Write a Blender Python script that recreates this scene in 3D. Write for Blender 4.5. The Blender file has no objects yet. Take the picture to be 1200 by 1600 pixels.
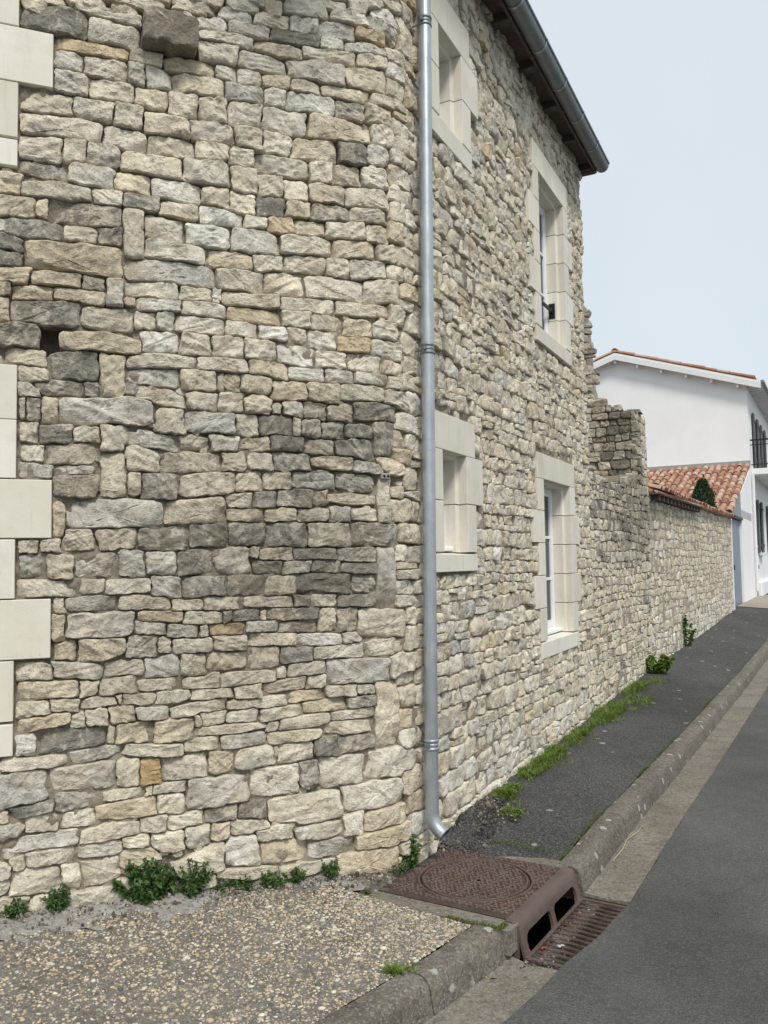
import bpy, bmesh, math, random
import numpy as np
from mathutils import Vector, Matrix

SC = bpy.context.scene
COL = SC.collection
R = math.radians
rng = np.random.default_rng(7)
random.seed(7)

# ------------------------------------------------------------------ camera
HC = 1.70
PITCH, ROLL, FPX = math.atan(79/1300.), 0.0153, 1300.0
Fv = Vector((0, math.cos(PITCH), math.sin(PITCH)))
R0 = Vector((1, 0, 0)); U0 = R0.cross(Fv)
Rv = R0*math.cos(ROLL) - U0*math.sin(ROLL)
Uv = U0*math.cos(ROLL) + R0*math.sin(ROLL)
cd = bpy.data.cameras.new('camera'); cam = bpy.data.objects.new('camera', cd); COL.objects.link(cam)
cam.matrix_world = Matrix(((Rv.x, Uv.x, -Fv.x, 0), (Rv.y, Uv.y, -Fv.y, 0), (Rv.z, Uv.z, -Fv.z, HC), (0, 0, 0, 1)))
cd.sensor_fit = 'VERTICAL'; cd.sensor_height = 36.0; cd.lens = 36.0*FPX/1600.0
cd.clip_start = 0.05; cd.clip_end = 1000
SC.camera = cam

# ------------------------------------------------------------------ sky, sun, exposure
SUN_EL, SUN_AZ = R(52), R(165)          # azimuth measured from +Y towards +X
w = bpy.data.worlds.new('World'); SC.world = w; w.use_nodes = True
nt = w.node_tree; nt.nodes.clear()
sky = nt.nodes.new('ShaderNodeTexSky'); sky.sky_type = 'NISHITA'; sky.sun_disc = False
sky.sun_elevation = SUN_EL; sky.sun_rotation = SUN_AZ; sky.dust_density = 3.0; sky.ozone_density = 1.2
tc = nt.nodes.new('ShaderNodeTexCoord')
nz = nt.nodes.new('ShaderNodeTexNoise'); nz.inputs['Scale'].default_value = 1.6; nz.inputs['Detail'].default_value = 3
rp = nt.nodes.new('ShaderNodeValToRGB')
rp.color_ramp.elements[0].position = 0.3; rp.color_ramp.elements[0].color = (5.2, 5.95, 6.45, 1)
rp.color_ramp.elements[1].position = 0.75; rp.color_ramp.elements[1].color = (6.25, 6.75, 7.05, 1)
mx = nt.nodes.new('ShaderNodeMix'); mx.data_type = 'RGBA'; mx.inputs['Factor'].default_value = 0.86
bg = nt.nodes.new('ShaderNodeBackground'); bg.inputs['Strength'].default_value = 0.074
ow = nt.nodes.new('ShaderNodeOutputWorld')
nt.links.new(tc.outputs['Generated'], nz.inputs['Vector']); nt.links.new(nz.outputs['Fac'], rp.inputs['Fac'])
nt.links.new(sky.outputs['Color'], mx.inputs['A']); nt.links.new(rp.outputs['Color'], mx.inputs['B'])
nt.links.new(mx.outputs['Result'], bg.inputs['Color']); nt.links.new(bg.outputs['Background'], ow.inputs['Surface'])
sd = bpy.data.lights.new('sun', 'SUN'); sd.energy = 1.5; sd.angle = R(14); sd.color = (1.0, 0.965, 0.91)
so = bpy.data.objects.new('sun', sd); COL.objects.link(so)
so.rotation_euler = Vector((math.sin(SUN_AZ)*math.cos(SUN_EL), math.cos(SUN_AZ)*math.cos(SUN_EL), math.sin(SUN_EL))).to_track_quat('Z', 'Y').to_euler()
so.location = (0, -5, 12)
SC.view_settings.view_transform = 'Standard'; SC.view_settings.look = 'None'
SC.view_settings.exposure = 0.86; SC.view_settings.gamma = 1.0
SC.view_settings.use_curve_mapping = False
SC.cycles.max_bounces = 6

# ------------------------------------------------------------------ scene helpers
WL = {}                                              # world location of parents
def prop(o, label=None, cat=None, group=None, kind=None):
    if label: o['label'] = label
    if cat: o['category'] = cat
    if group: o['group'] = group
    if kind: o['kind'] = kind
    return o
def thing(name, loc, label=None, cat=None, group=None):
    o = bpy.data.objects.new(name, None); COL.objects.link(o); o.location = loc
    o.empty_display_size = 0.1
    WL[o] = Vector(loc)
    return prop(o, label, cat, group)
def mesh_from(name, V, Fs, mats, smooth=False, sharp=None, col=None):
    me = bpy.data.meshes.new(name)
    V = np.asarray(V, np.float32); me.vertices.add(len(V)); me.vertices.foreach_set('co', V.ravel())
    arrs = [np.asarray(f, np.int32) for f in Fs if len(f)]
    nl = sum(a.size for a in arrs); npoly = sum(len(a) for a in arrs)
    me.loops.add(nl); me.polygons.add(npoly)
    me.loops.foreach_set('vertex_index', np.concatenate([a.ravel() for a in arrs]))
    tot = np.concatenate([np.full(len(a), a.shape[1], np.int32) for a in arrs])
    me.polygons.foreach_set('loop_start', np.concatenate([[0], np.cumsum(tot)[:-1]]).astype(np.int32))
    me.update(calc_edges=True)
    if col is not None:
        at = me.attributes.new('col', 'FLOAT_COLOR', 'POINT'); at.data.foreach_set('color', np.asarray(col, np.float32).ravel())
    me.polygons.foreach_set('use_smooth', np.full(npoly, bool(smooth)))
    if smooth and sharp: me.set_sharp_from_angle(angle=sharp)
    for m in (mats if isinstance(mats, (list, tuple)) else [mats]): me.materials.append(m)
    return me
def put(name, me, parent=None, loc=(0, 0, 0), rot=None):
    o = bpy.data.objects.new(name, me); COL.objects.link(o)
    loc = Vector(loc); WL[o] = loc.copy()
    if parent is not None:
        o.parent = parent; loc = loc - WL[parent]
    o.location = loc
    if rot is not None: o.rotation_euler = rot
    return o
def build(name, V, Fs, mat, parent=None, smooth=False, sharp=None, col=None, origin=None):
    V = np.asarray(V, float)
    if origin is None:
        origin = (V.min(0) + V.max(0))/2
        if parent is None: origin[2] = V[:, 2].min()
    return put(name, mesh_from(name, V - np.asarray(origin), Fs, mat, smooth, sharp, col), parent, origin)
class Fr:
    """flat frame: u along d (viewer's right), o outwards, z up"""
    def __init__(s, O, d):
        s.O = np.array([O[0], O[1], 0.]); d = np.array([d[0], d[1], 0.]); s.d = d/np.linalg.norm(d); s.n = np.array([s.d[1], -s.d[0], 0.])
    def __call__(s, u, o, z):
        u = np.asarray(u, float); o = np.asarray(o, float); z = np.asarray(z, float)
        return s.O + u[..., None]*s.d + o[..., None]*s.n + z[..., None]*np.array([0, 0, 1.])
def bm_obj(name, bm, mat, parent=None, bevel=0, smooth=False, sharp=None, seg=1):
    if bevel: bmesh.ops.bevel(bm, geom=bm.edges[:], offset=bevel, segments=seg, affect='EDGES', profile=0.5)
    bmesh.ops.recalc_face_normals(bm, faces=bm.faces[:])
    vs = np.array([v.co[:] for v in bm.verts]); c = (vs.min(0)+vs.max(0))/2
    if parent is None: c[2] = vs[:, 2].min()
    bmesh.ops.translate(bm, verts=bm.verts[:], vec=-Vector(c))
    me = bpy.data.meshes.new(name); bm.to_mesh(me); bm.free()
    if smooth:
        me.polygons.foreach_set('use_smooth', np.full(len(me.polygons), True))
        if sharp: me.set_sharp_from_angle(angle=sharp)
    for m in (mat if isinstance(mat, (list, tuple)) else [mat]): me.materials.append(m)
    return put(name, me, parent, c)
def add_prism(bm, P0, P1):
    a = [bm.verts.new(p) for p in P0]; b = [bm.verts.new(p) for p in P1]; n = len(a)
    bm.faces.new(a); bm.faces.new(b[::-1])
    for i in range(n): bm.faces.new([a[(i+1) % n], a[i], b[i], b[(i+1) % n]])
def add_box(bm, fr, u0, u1, o0, o1, z0, z1):
    P = lambda z: [fr(u, o, z) for u, o in ((u0, o0), (u1, o0), (u1, o1), (u0, o1))]
    add_prism(bm, P(z0), P(z1))
def boxes(name, fr, bl, mat, parent=None, bevel=0):
    bm = bmesh.new()
    for b in bl: add_box(bm, fr, *b)
    return bm_obj(name, bm, mat, parent, bevel)
def tube(pts, rads, n=16, cap=True):
    """swept tube with parallel transport; returns V, faces"""
    pts = [Vector(p) for p in pts]; V = []; Q = []; tri = []
    if not hasattr(rads, '__len__'): rads = [rads]*len(pts)
    up = None
    for i, p in enumerate(pts):
        t = (pts[min(i+1, len(pts)-1)] - pts[max(i-1, 0)]).normalized()
        if up is None:
            up = t.orthogonal().normalized()
        up = (up - t*up.dot(t)).normalized(); bi = t.cross(up)
        for k in range(n):
            a = 2*math.pi*k/n; V.append(p + (up*math.cos(a) + bi*math.sin(a))*rads[i])
    for i in range(len(pts)-1):
        for k in range(n):
            Q.append((i*n+k, i*n+(k+1) % n, (i+1)*n+(k+1) % n, (i+1)*n+k))
    if cap:
        V.append(pts[0]); c0 = len(V)-1; V.append(pts[-1]); c1 = len(V)-1
        for k in range(n):
            tri.append((c0, (k+1) % n, k)); tri.append((c1, (len(pts)-1)*n+k, (len(pts)-1)*n+(k+1) % n))
    return np.array([v[:] for v in V]), [np.array(Q), np.array(tri) if tri else np.zeros((0, 3), int)]

# ------------------------------------------------------------------ materials
class NB:
    def __init__(s, name):
        s.m = bpy.data.materials.new(name); s.m.use_nodes = True; s.t = s.m.node_tree
        s.b = s.t.nodes['Principled BSDF']
        g = s.t.nodes.new('ShaderNodeNewGeometry'); s.pos = g.outputs['Position']; s.geo = g
    def n(s, k): return s.t.nodes.new(k)
    def L(s, a, b): s.t.links.new(a, b)
    def setv(s, sock, v):
        if isinstance(v, bpy.types.NodeSocket): s.L(v, sock)
        elif isinstance(v, (tuple, list)): sock.default_value = (*v, 1) if len(v) == 3 and sock.type == 'RGBA' else v
        else: sock.default_value = v
    def noise(s, scale, detail=4, rough=0.55, vec=None, dist=0):
        q = s.n('ShaderNodeTexNoise'); q.inputs['Scale'].default_value = scale; q.inputs['Detail'].default_value = detail
        q.inputs['Roughness'].default_value = rough; q.inputs['Distortion'].default_value = dist
        s.L(vec if vec is not None else s.pos, q.inputs['Vector']); return q.outputs['Fac']
    def vor(s, scale, vec=None, feat='F1', out='Distance', rand=1.0):
        q = s.n('ShaderNodeTexVoronoi'); q.feature = feat; q.inputs['Scale'].default_value = scale; q.inputs['Randomness'].default_value = rand
        s.L(vec if vec is not None else s.pos, q.inputs['Vector']); return q.outputs[out]
    def ramp(s, fac, *stops):
        q = s.n('ShaderNodeValToRGB'); e = q.color_ramp.elements
        while len(e) < len(stops): e.new(0.5)
        for i, (p, c) in enumerate(stops):
            e[i].position = p; e[i].color = (c, c, c, 1) if not isinstance(c, (tuple, list)) else (*c, 1)
        s.L(fac, q.inputs['Fac']); return q.outputs['Color']
    def mix(s, f, a, b, mode='MIX'):
        q = s.n('ShaderNodeMix'); q.data_type = 'RGBA'; q.blend_type = mode
        s.setv(q.inputs['Factor'], f); s.setv(q.inputs['A'], a); s.setv(q.inputs['B'], b); return q.outputs['Result']
    def math(s, op, a, b=0.0, clamp=False):
        q = s.n('ShaderNodeMath'); q.operation = op; q.use_clamp = clamp
        s.setv(q.inputs[0], a); s.setv(q.inputs[1], b); return q.outputs[0]
    def vadd(s, a, b, op='ADD'):
        q = s.n('ShaderNodeVectorMath'); q.operation = op; s.setv(q.inputs[0], a); s.setv(q.inputs[1], b); return q.outputs[0]
    def scalev(s, a, v):
        q = s.n('ShaderNodeVectorMath'); q.operation = 'MULTIPLY'; s.setv(q.inputs[0], a); q.inputs[1].default_value = v; return q.outputs[0]
    def attr(s, name):
        q = s.n('ShaderNodeAttribute'); q.attribute_name = name; return q
    def sep(s, v=None):
        q = s.n('ShaderNodeSeparateXYZ'); s.L(v if v is not None else s.pos, q.inputs[0]); return q.outputs
    def rand(s):
        return s.n('ShaderNodeObjectInfo').outputs['Random']
    def bump(s, *hs):
        prev = None
        for h, st, d in hs:
            q = s.n('ShaderNodeBump'); s.setv(q.inputs['Strength'], st); q.inputs['Distance'].default_value = d
            s.L(h, q.inputs['Height'])
            if prev is not None: s.L(prev, q.inputs['Normal'])
            prev = q.outputs['Normal']
        s.L(prev, s.b.inputs['Normal'])
    def done(s, color, rough=0.9, metal=0.0, spec=0.3):
        s.setv(s.b.inputs['Base Color'], color); s.setv(s.b.inputs['Roughness'], rough)
        s.b.inputs['Metallic'].default_value = metal; s.b.inputs['Specular IOR Level'].default_value = spec
        return s.m

STAINS = [((-.95, 4.6, 1.75), (1.3, 1.3, 1.2), .46), ((-.36, 4.82, 2.28), (.42, .42, .42), .95), ((-.50, 4.76, 1.78), (.62, .62, .42), .85), ((-.15, 4.90, 2.45), (.22, .22, .30), .8), ((-1.62, 4.32, 3.05), (.34, .34, .62), .42), ((-1.75, 4.26, 2.55), (.5, .5, .35), .25),
          ((3.55, 11.75, 2.35), (1.9, 1.9, .8), 1.0), ((3.5, 12.3, 3.65), (.5, .5, .6), 1.0), ((3.1, 12.4, 5.1), (.6, .6, .9), .7)]
def stain_mask(q):
    """dark crust patches that belong to places on the walls"""
    acc = None
    for c, r, k in STAINS:
        v = q.vadd(q.pos, (-c[0], -c[1], -c[2])); v = q.scalev(v, (1/r[0], 1/r[1], 1/r[2]))
        ln = q.n('ShaderNodeVectorMath'); ln.operation = 'LENGTH'; q.L(v, ln.inputs[0])
        m = q.math('MULTIPLY', q.math('MULTIPLY', q.math('SUBTRACT', 1.15, ln.outputs['Value']), 1.6, True), k)
        acc = m if acc is None else q.math('MAXIMUM', acc, m)
    return acc
def mat_stone():
    q = NB('rubble limestone'); a = q.attr('col')
    off = q.scalev(a.outputs['Color'], (37., 53., 71.)); v = q.vadd(q.pos, off)
    n1 = q.noise(7, 5, 0.6, v); n2 = q.noise(28, 6, 0.65, v); n3 = q.noise(110, 4, 0.6, v); n4 = q.noise(3.2, 3, 0.5, v)
    big = q.noise(1.7, 4, 0.6)
    base = q.mix(q.ramp(big, (0.35, 0.0), (0.65, 0.3)), a.outputs['Color'], (0.62, 0.59, 0.52))
    c = q.mix(q.ramp(n1, (0.34, 0.0), (0.62, 1.0)), q.mix(1.0, base, (0.82, 0.795, 0.755), 'MULTIPLY'), q.mix(1.0, base, (1.2, 1.175, 1.125), 'MULTIPLY'))
    c = q.mix(q.math('MULTIPLY', q.ramp(n4, (0.50, 0.0), (0.66, 1.0)), 0.40), c, (0.54, 0.44, 0.29))
    c = q.mix(q.math('MULTIPLY', q.ramp(n2, (0.38, 1.0), (0.52, 0.0)), 0.36), c, q.mix(1.0, c, (0.62, 0.60, 0.55), 'MULTIPLY'))
    # dark lichen and algae crust, by the amount each stone carries
    nd = q.noise(11, 8, 0.72, q.pos, 0.6)
    lim = q.math('SUBTRACT', 0.74, q.math('MULTIPLY', a.outputs['Alpha'], 0.34))
    dk = q.math('MULTIPLY', q.math('SUBTRACT', nd, lim), 9.0, True)
    c = q.mix(q.math('MULTIPLY', dk, 0.62), c, (0.10, 0.094, 0.08))
    st = stain_mask(q); ns = q.math('ADD', q.math('MULTIPLY', q.noise(6, 8, 0.72, q.pos, 0.9), 0.6), q.math('MULTIPLY', q.noise(38, 6, 0.7, q.pos, 0.5), 0.4))
    sm = q.math('MULTIPLY', st, q.ramp(ns, (0.34, 0.0), (0.58, 1.0)))
    c = q.mix(q.math('MULTIPLY', sm, 0.84), c, q.mix(q.ramp(n2, (0.35, 0.0), (0.65, 1.0)), (0.098, 0.085, 0.066), (0.25, 0.222, 0.175)))
    # pale lichen flecks
    pf = q.ramp(q.noise(42, 5, 0.7, v), (0.64, 0.0), (0.7, 1.0))
    c = q.mix(q.math('MULTIPLY', pf, 0.4), c, (0.64, 0.62, 0.57))
    g = q.ramp(n3, (0.3, 0.78), (0.7, 1.14)); c = q.mix(1.0, c, g, 'MULTIPLY')
    rid = q.math('ABSOLUTE', q.math('SUBTRACT', q.noise(9, 4, 0.5, v, 0.9), 0.5)); rid2 = q.math('ABSOLUTE', q.math('SUBTRACT', q.noise(22, 4, 0.55, v, 0.7), 0.5))
    wn = q.n('ShaderNodeTexWhiteNoise'); wn.noise_dimensions = '3D'; q.L(a.outputs['Color'], wn.inputs['Vector']); ws = q.sep(wn.outputs['Color'])
    q.bump((n1, 0.35, 0.03), (rid, q.math('MULTIPLY', ws[0], 0.75), 0.04), (rid2, q.math('MULTIPLY', ws[1], 0.7), 0.02), (n2, q.math('ADD', q.math('MULTIPLY', ws[2], 0.7), 0.25), 0.016), (n3, 0.85, 0.007))
    return q.done(c, 0.94, 0, 0.15)
def mat_mortar(name, c1, c2, stain=True):
    q = NB(name); n1 = q.noise(4, 5, 0.6); n2 = q.noise(45, 5, 0.7); n3 = q.noise(160, 3, 0.6)
    c = q.mix(q.ramp(n1, (0.3, 0.0), (0.7, 1.0)), c1, c2)
    c = q.mix(q.math('MULTIPLY', q.ramp(n2, (0.35, 1.0), (0.6, 0.0)), 0.4), c, (0.30, 0.26, 0.20))
    c = q.mix(q.ramp(n3, (0.62, 0.0), (0.72, 0.45)), c, (0.6, 0.57, 0.5))
    if stain:
        nd = q.noise(6, 8, 0.72, None, 0.6); c = q.mix(q.math('MULTIPLY', q.ramp(nd, (0.55, 0.0), (0.66, 1.0)), 0.35), c, (0.13, 0.12, 0.10))
        c = q.mix(q.math('MULTIPLY', q.math('MULTIPLY', stain_mask(q), q.ramp(nd, (0.3, 0.2), (0.6, 1.0))), 0.7), c, (0.14, 0.128, 0.105))
    q.bump((n1, 0.4, 0.04), (q.noise(22, 5, 0.7), 0.8, 0.04), (n2, 1.0, 0.025), (n3, 0.9, 0.009))
    return q.done(c, 0.97, 0, 0.1)
def mat_cut():
    q = NB('dressed limestone'); r = q.rand()
    v = q.vadd(q.pos, q.scalev(q.n('ShaderNodeObjectInfo').outputs['Random'], (5, 7, 9))) if False else q.pos
    n1 = q.noise(3.5, 5, 0.6); n2 = q.noise(60, 4, 0.6)
    c = q.mix(q.ramp(n1, (0.3, 0.0), (0.7, 1.0)), (0.69, 0.65, 0.555), (0.78, 0.745, 0.66))
    c = q.mix(1.0, c, q.mix(r, (0.90, 0.89, 0.86), (1.03, 1.03, 1.03)), 'MULTIPLY')
    stk = q.noise(1.0, 5, 0.65, q.scalev(q.pos, (26, 26, 2.2))); c = q.mix(q.math('MULTIPLY', q.ramp(stk, (0.56, 0.0), (0.75, 1.0)), 0.42), c, (0.42, 0.385, 0.31))
    pits = q.ramp(q.vor(9, None), (0.0, 1.0), (0.035, 0.0)); c = q.mix(q.math('MULTIPLY', pits, 0.8), c, (0.16, 0.14, 0.11))
    c = q.mix(q.ramp(n2, (0.6, 0.0), (0.75, 0.18)), c, (0.45, 0.41, 0.33))
    c = q.mix(q.math('MULTIPLY', q.ramp(q.noise(2.2, 7, 0.7), (0.52, 0.0), (0.70, 1.0)), 0.34), c, (0.42, 0.385, 0.31))
    sw = q.noise(1.0, 2, 0.5, q.scalev(q.pos, (30, 30, 120)))
    q.bump((n2, 0.12, 0.006), (sw, 0.10, 0.004), (pits, 0.5, -0.01))
    return q.done(c, 0.85, 0, 0.2)
def simple(name, c1, c2=None, scale=8, rough=0.8, metal=0, bump=0.0, bs=60, spec=0.3, var=0.0, detail=5):
    q = NB(name); c = c1
    n1 = q.noise(scale, detail, 0.6)
    if c2: c = q.mix(q.ramp(n1, (0.3, 0.0), (0.7, 1.0)), c1, c2)
    if var: c = q.mix(1.0, c, q.ramp(q.rand(), (0.0, 1-var), (1.0, 1+var)), 'MULTIPLY')
    if bump: q.bump((q.noise(bs, 5, 0.65), bump, 0.02))
    return q.done(c, rough, metal, spec)
def mat_zinc(name, c1, c2, rough=0.50):
    q = NB(name); v = q.vor(55, None, 'F1', 'Color'); s = q.sep(v)[0]
    n = q.noise(6, 6, 0.65); n2 = q.noise(90, 3, 0.7)
    c = q.mix(q.ramp(n, (0.3, 0.0), (0.7, 1.0)), c1, c2)
    c = q.mix(q.math('MULTIPLY', s, 0.22), c, q.mix(1.0, c, (0.72, 0.74, 0.76), 'MULTIPLY'))
    c = q.mix(q.ramp(n2, (0.66, 0.0), (0.74, 0.5)), c, (0.12, 0.13, 0.14))
    sk = q.noise(1.0, 6, 0.7, q.scalev(q.pos, (45, 45, 3.0))); c = q.mix(q.math('MULTIPLY', q.ramp(sk, (0.5, 0.0), (0.7, 1.0)), 0.4), c, tuple(x*0.55 for x in c1))
    q.bump((n2, 0.08, 0.003))
    return q.done(c, q.ramp(n, (0.2, rough-0.08), (0.8, rough+0.14)), 0.68, 0.4)
def mat_asphalt(name, base, agg, spots):
    q = NB(name); n1 = q.noise(1.2, 6, 0.65); n2 = q.noise(140, 3, 0.7); vo = q.vor(150, None, 'F1', 'Color'); s = q.sep(vo)
    c = q.mix(q.ramp(n1, (0.3, 0.0), (0.7, 1.0)), base, tuple(x*1.45 for x in base))
    c = q.mix(q.ramp(s[0], (0.55, 0.0), (0.95, 0.75)), c, agg)
    c = q.mix(q.ramp(n2, (0.3, 0.5), (0.5, 0.0)), c, (0.018, 0.018, 0.02))
    if spots:
        d = q.vor(3.1, q.vadd(q.pos, q.scalev(q.pos, (0, 0, 0))), 'F1', 'Distance'); wob = q.math('ADD', d, q.math('MULTIPLY', q.noise(30, 4, 0.7), 0.16))
        sp = q.ramp(wob, (0.155, 1.0), (0.185, 0.0)); c = q.mix(q.math('MULTIPLY', sp, spots), c, (0.42, 0.42, 0.38))
        d2 = q.ramp(q.noise(26, 5, 0.8), (0.67, 0.0), (0.70, 1.0)); c = q.mix(q.math('MULTIPLY', d2, spots*0.6), c, (0.38, 0.38, 0.35))
    pol = q.noise(0.7, 6, 0.65, q.scalev(q.pos, (1.0, 0.5, 1.0))); c = q.mix(1.0, c, q.ramp(pol, (0.32, 0.72), (0.68, 1.18)), 'MULTIPLY')
    oil = q.ramp(q.noise(2.6, 6, 0.7, None, 0.5), (0.62, 0.0), (0.72, 1.0)); c = q.mix(q.math('MULTIPLY', oil, 0.35), c, (0.035, 0.034, 0.033))
    cr = q.vor(0.42, q.vadd(q.pos, q.scalev(q.noise(5, 5, 0.7), (0.5, 0.5, 0))), 'DISTANCE_TO_EDGE'); crk = q.ramp(cr, (0.0, 1.0), (0.006, 0.0)); c = q.mix(q.math('MULTIPLY', crk, 0.16), c, (0.02, 0.02, 0.02))
    q.bump((crk, 0.15, -0.01), (q.vor(150), 0.75, -0.01), (n2, 0.6, 0.005), (n1, 0.3, 0.03))
    return q.done(c, 0.92, 0, 0.2)
def mat_concrete(name, c1, c2, moss=0.0, grit=110, lichen=0.0):
    q = NB(name); n1 = q.noise(2.5, 7, 0.68); n2 = q.noise(35, 5, 0.7); n3 = q.noise(grit, 3, 0.65); sv = q.sep(q.vor(grit, None, 'F1', 'Color'))
    c = q.mix(q.ramp(n1, (0.3, 0.0), (0.7, 1.0)), c1, c2)
    c = q.mix(q.ramp(n2, (0.38, 0.55), (0.55, 0.0)), c, tuple(x*0.5 for x in c1))
    c = q.mix(q.ramp(sv[0], (0.7, 0.0), (1.0, 0.4)), c, (0.45, 0.43, 0.38))
    if lichen:
        d = q.math('ADD', q.vor(7), q.math('MULTIPLY', q.noise(40, 4, 0.7), 0.25)); l = q.ramp(d, (0.27, 1.0), (0.31, 0.0))
        c = q.mix(q.math('MULTIPLY', l, lichen), c, (0.46, 0.46, 0.42))
    if moss:
        mo = q.ramp(q.noise(5, 6, 0.7), (0.56, 0.0), (0.66, 1.0)); c = q.mix(q.math('MULTIPLY', mo, moss), c, (0.10, 0.115, 0.03))
    q.bump((q.noise(12, 5, 0.7), 0.5, 0.03), (n2, 0.7, 0.018), (n3, 0.8, 0.006))
    return q.done(c, 0.93, 0, 0.18)
def mat_iron(name='rusty cast iron', k=1.0):
    q = NB(name); n1 = q.noise(9, 6, 0.7); n2 = q.noise(70, 4, 0.7)
    c = q.mix(q.ramp(n1, (0.3, 0.0), (0.7, 1.0)), tuple(x*k for x in (0.095, 0.067, 0.057)), tuple(x*k for x in (0.155, 0.112, 0.096)))
    c = q.mix(q.ramp(n2, (0.55, 0.0), (0.7, 0.6)), c, (0.20, 0.14, 0.105))
    c = q.mix(q.math('MULTIPLY', q.ramp(q.noise(4, 7, 0.75), (0.6, 0.0), (0.7, 1.0)), 0.5), c, (0.33, 0.30, 0.26))
    c = q.mix(q.math('MULTIPLY', q.ramp(q.noise(6.5, 7, 0.75), (0.54, 0.0), (0.66, 1.0)), 0.55), c, (0.17*k, 0.075*k, 0.042*k))
    q.bump((n2, 0.35, 0.005)); return q.done(c, q.ramp(n1, (0.3, 0.45), (0.7, 0.8)), 0.25, 0.4)
def mat_leaf(name, c1, c2, sss=0.0):
    q = NB(name); a = q.attr('col'); s = q.sep(a.outputs['Color'])
    c = q.mix(s[0], c1, c2); c = q.mix(q.ramp(q.noise(60, 3), (0.4, 0.0), (0.7, 0.25)), c, tuple(min(1, x*1.6) for x in c2))
    q.b.inputs['Subsurface Weight'].default_value = 0
    return q.done(c, 0.55, 0, 0.35)

M = dict(
    stone=mat_stone(), mortar=mat_mortar('sandy lime mortar', (0.40, 0.345, 0.265), (0.51, 0.45, 0.355)),
    mortar_pale=mat_mortar('pale lime mortar', (0.47, 0.415, 0.325), (0.58, 0.52, 0.42)),
    cut=mat_cut(), zinc=mat_zinc('galvanised steel', (0.40, 0.43, 0.45), (0.52, 0.55, 0.57), 0.40),
    zinc_old=mat_zinc('weathered zinc', (0.20, 0.22, 0.22), (0.29, 0.31, 0.31), 0.5),
    wood=simple('brown stained wood', (0.085, 0.063, 0.055), (0.135, 0.104, 0.09), 18, 0.75, bump=0.3, bs=40),
    pvc=simple('white window paint', (0.78, 0.80, 0.82), (0.82, 0.83, 0.84), 4, 0.35, spec=0.5),
    glass=simple('window glass', (0.045, 0.05, 0.052), None, rough=0.08, spec=0.12),
    black=simple('black iron', (0.018, 0.019, 0.022), (0.03, 0.03, 0.032), 30, 0.5, 0.4),
    asphalt=mat_asphalt('dark pavement asphalt', (0.056, 0.055, 0.054), (0.24, 0.235, 0.225), 0.85),
    road=mat_asphalt('road asphalt', (0.098, 0.096, 0.092), (0.215, 0.21, 0.205), 0.0),
    kerb=mat_concrete('weathered kerb concrete', (0.125, 0.108, 0.088), (0.225, 0.20, 0.168), 0.25, 120, 0.75),
    channel=mat_concrete('gutter channel concrete', (0.16, 0.137, 0.108), (0.30, 0.27, 0.225), 0.15, 130),
    bedding=mat_concrete('pebble bedding cement', (0.16, 0.142, 0.118), (0.25, 0.228, 0.195), 0.0, 120),
    cement=mat_concrete('rough grey cement', (0.31, 0.295, 0.265), (0.44, 0.425, 0.39), 0.0, 160),
    pebble=None, iron=mat_iron(), iron_dirty=mat_iron('dirt-filled cast iron', .58), iron_worn=mat_iron('worn cast iron', 1.3), iron_dark=mat_iron('dark wet cast iron', .62),
    white=simple('white render', (0.80, 0.80, 0.795), (0.86, 0.86, 0.85), 1.2, 0.9, bump=0.12, bs=90, spec=0.15),
    whitewood=simple('white painted wood', (0.72, 0.72, 0.71), (0.78, 0.78, 0.77), 5, 0.6),
    greydoor_shade=simple('blue grey door paint and wall shade', (0.20, 0.235, 0.285), (0.23, 0.265, 0.315), 3, 0.5),
    shutter=simple('dark green grey shutter paint', (0.075, 0.088, 0.085), (0.10, 0.115, 0.11), 8, 0.6),
    flash=simple('grey cement flashing', (0.28, 0.285, 0.29), (0.36, 0.36, 0.36), 6, 0.85),
    dark=simple('painted hole shade', (0.012, 0.012, 0.012), None, rough=1.0, spec=0),  # near-black colour put in for the shade of holes and the pit
    earth=simple('dark earth', (0.075, 0.06, 0.045), (0.16, 0.135, 0.105), 22, 0.98, bump=0.9, bs=70, spec=0.05),
    leaf=mat_leaf('nettle leaf', (0.026, 0.056, 0.013), (0.075, 0.135, 0.035)),
    grassm=mat_leaf('grass blade', (0.055, 0.095, 0.012), (0.15, 0.215, 0.03)),
    moss=mat_leaf('moss', (0.055, 0.085, 0.015), (0.12, 0.155, 0.03)),
    conifer=mat_leaf('conifer foliage', (0.012, 0.030, 0.012), (0.045, 0.085, 0.028)),
    straw=simple('dry straw', (0.36, 0.29, 0.18), (0.46, 0.39, 0.26), 40, 0.9),
    bark=simple('bark', (0.09, 0.065, 0.045), (0.14, 0.10, 0.07), 20, 0.95, bump=0.6),
)
def mat_pebble():
    q = NB('river pebbles'); a = q.attr('col'); n = q.noise(90, 4, 0.6)
    c = q.mix(1.0, a.outputs['Color'], q.ramp(n, (0.3, 0.75), (0.7, 1.15)), 'MULTIPLY')
    c = q.mix(q.math('MULTIPLY', q.ramp(q.noise(5, 6, 0.7), (0.5, 0.0), (0.65, 1.0)), 0.45), c, (0.2, 0.18, 0.15))
    q.bump((n, 0.2, 0.003)); return q.done(c, 0.7, 0, 0.3)
M['pebble'] = mat_pebble()
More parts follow.
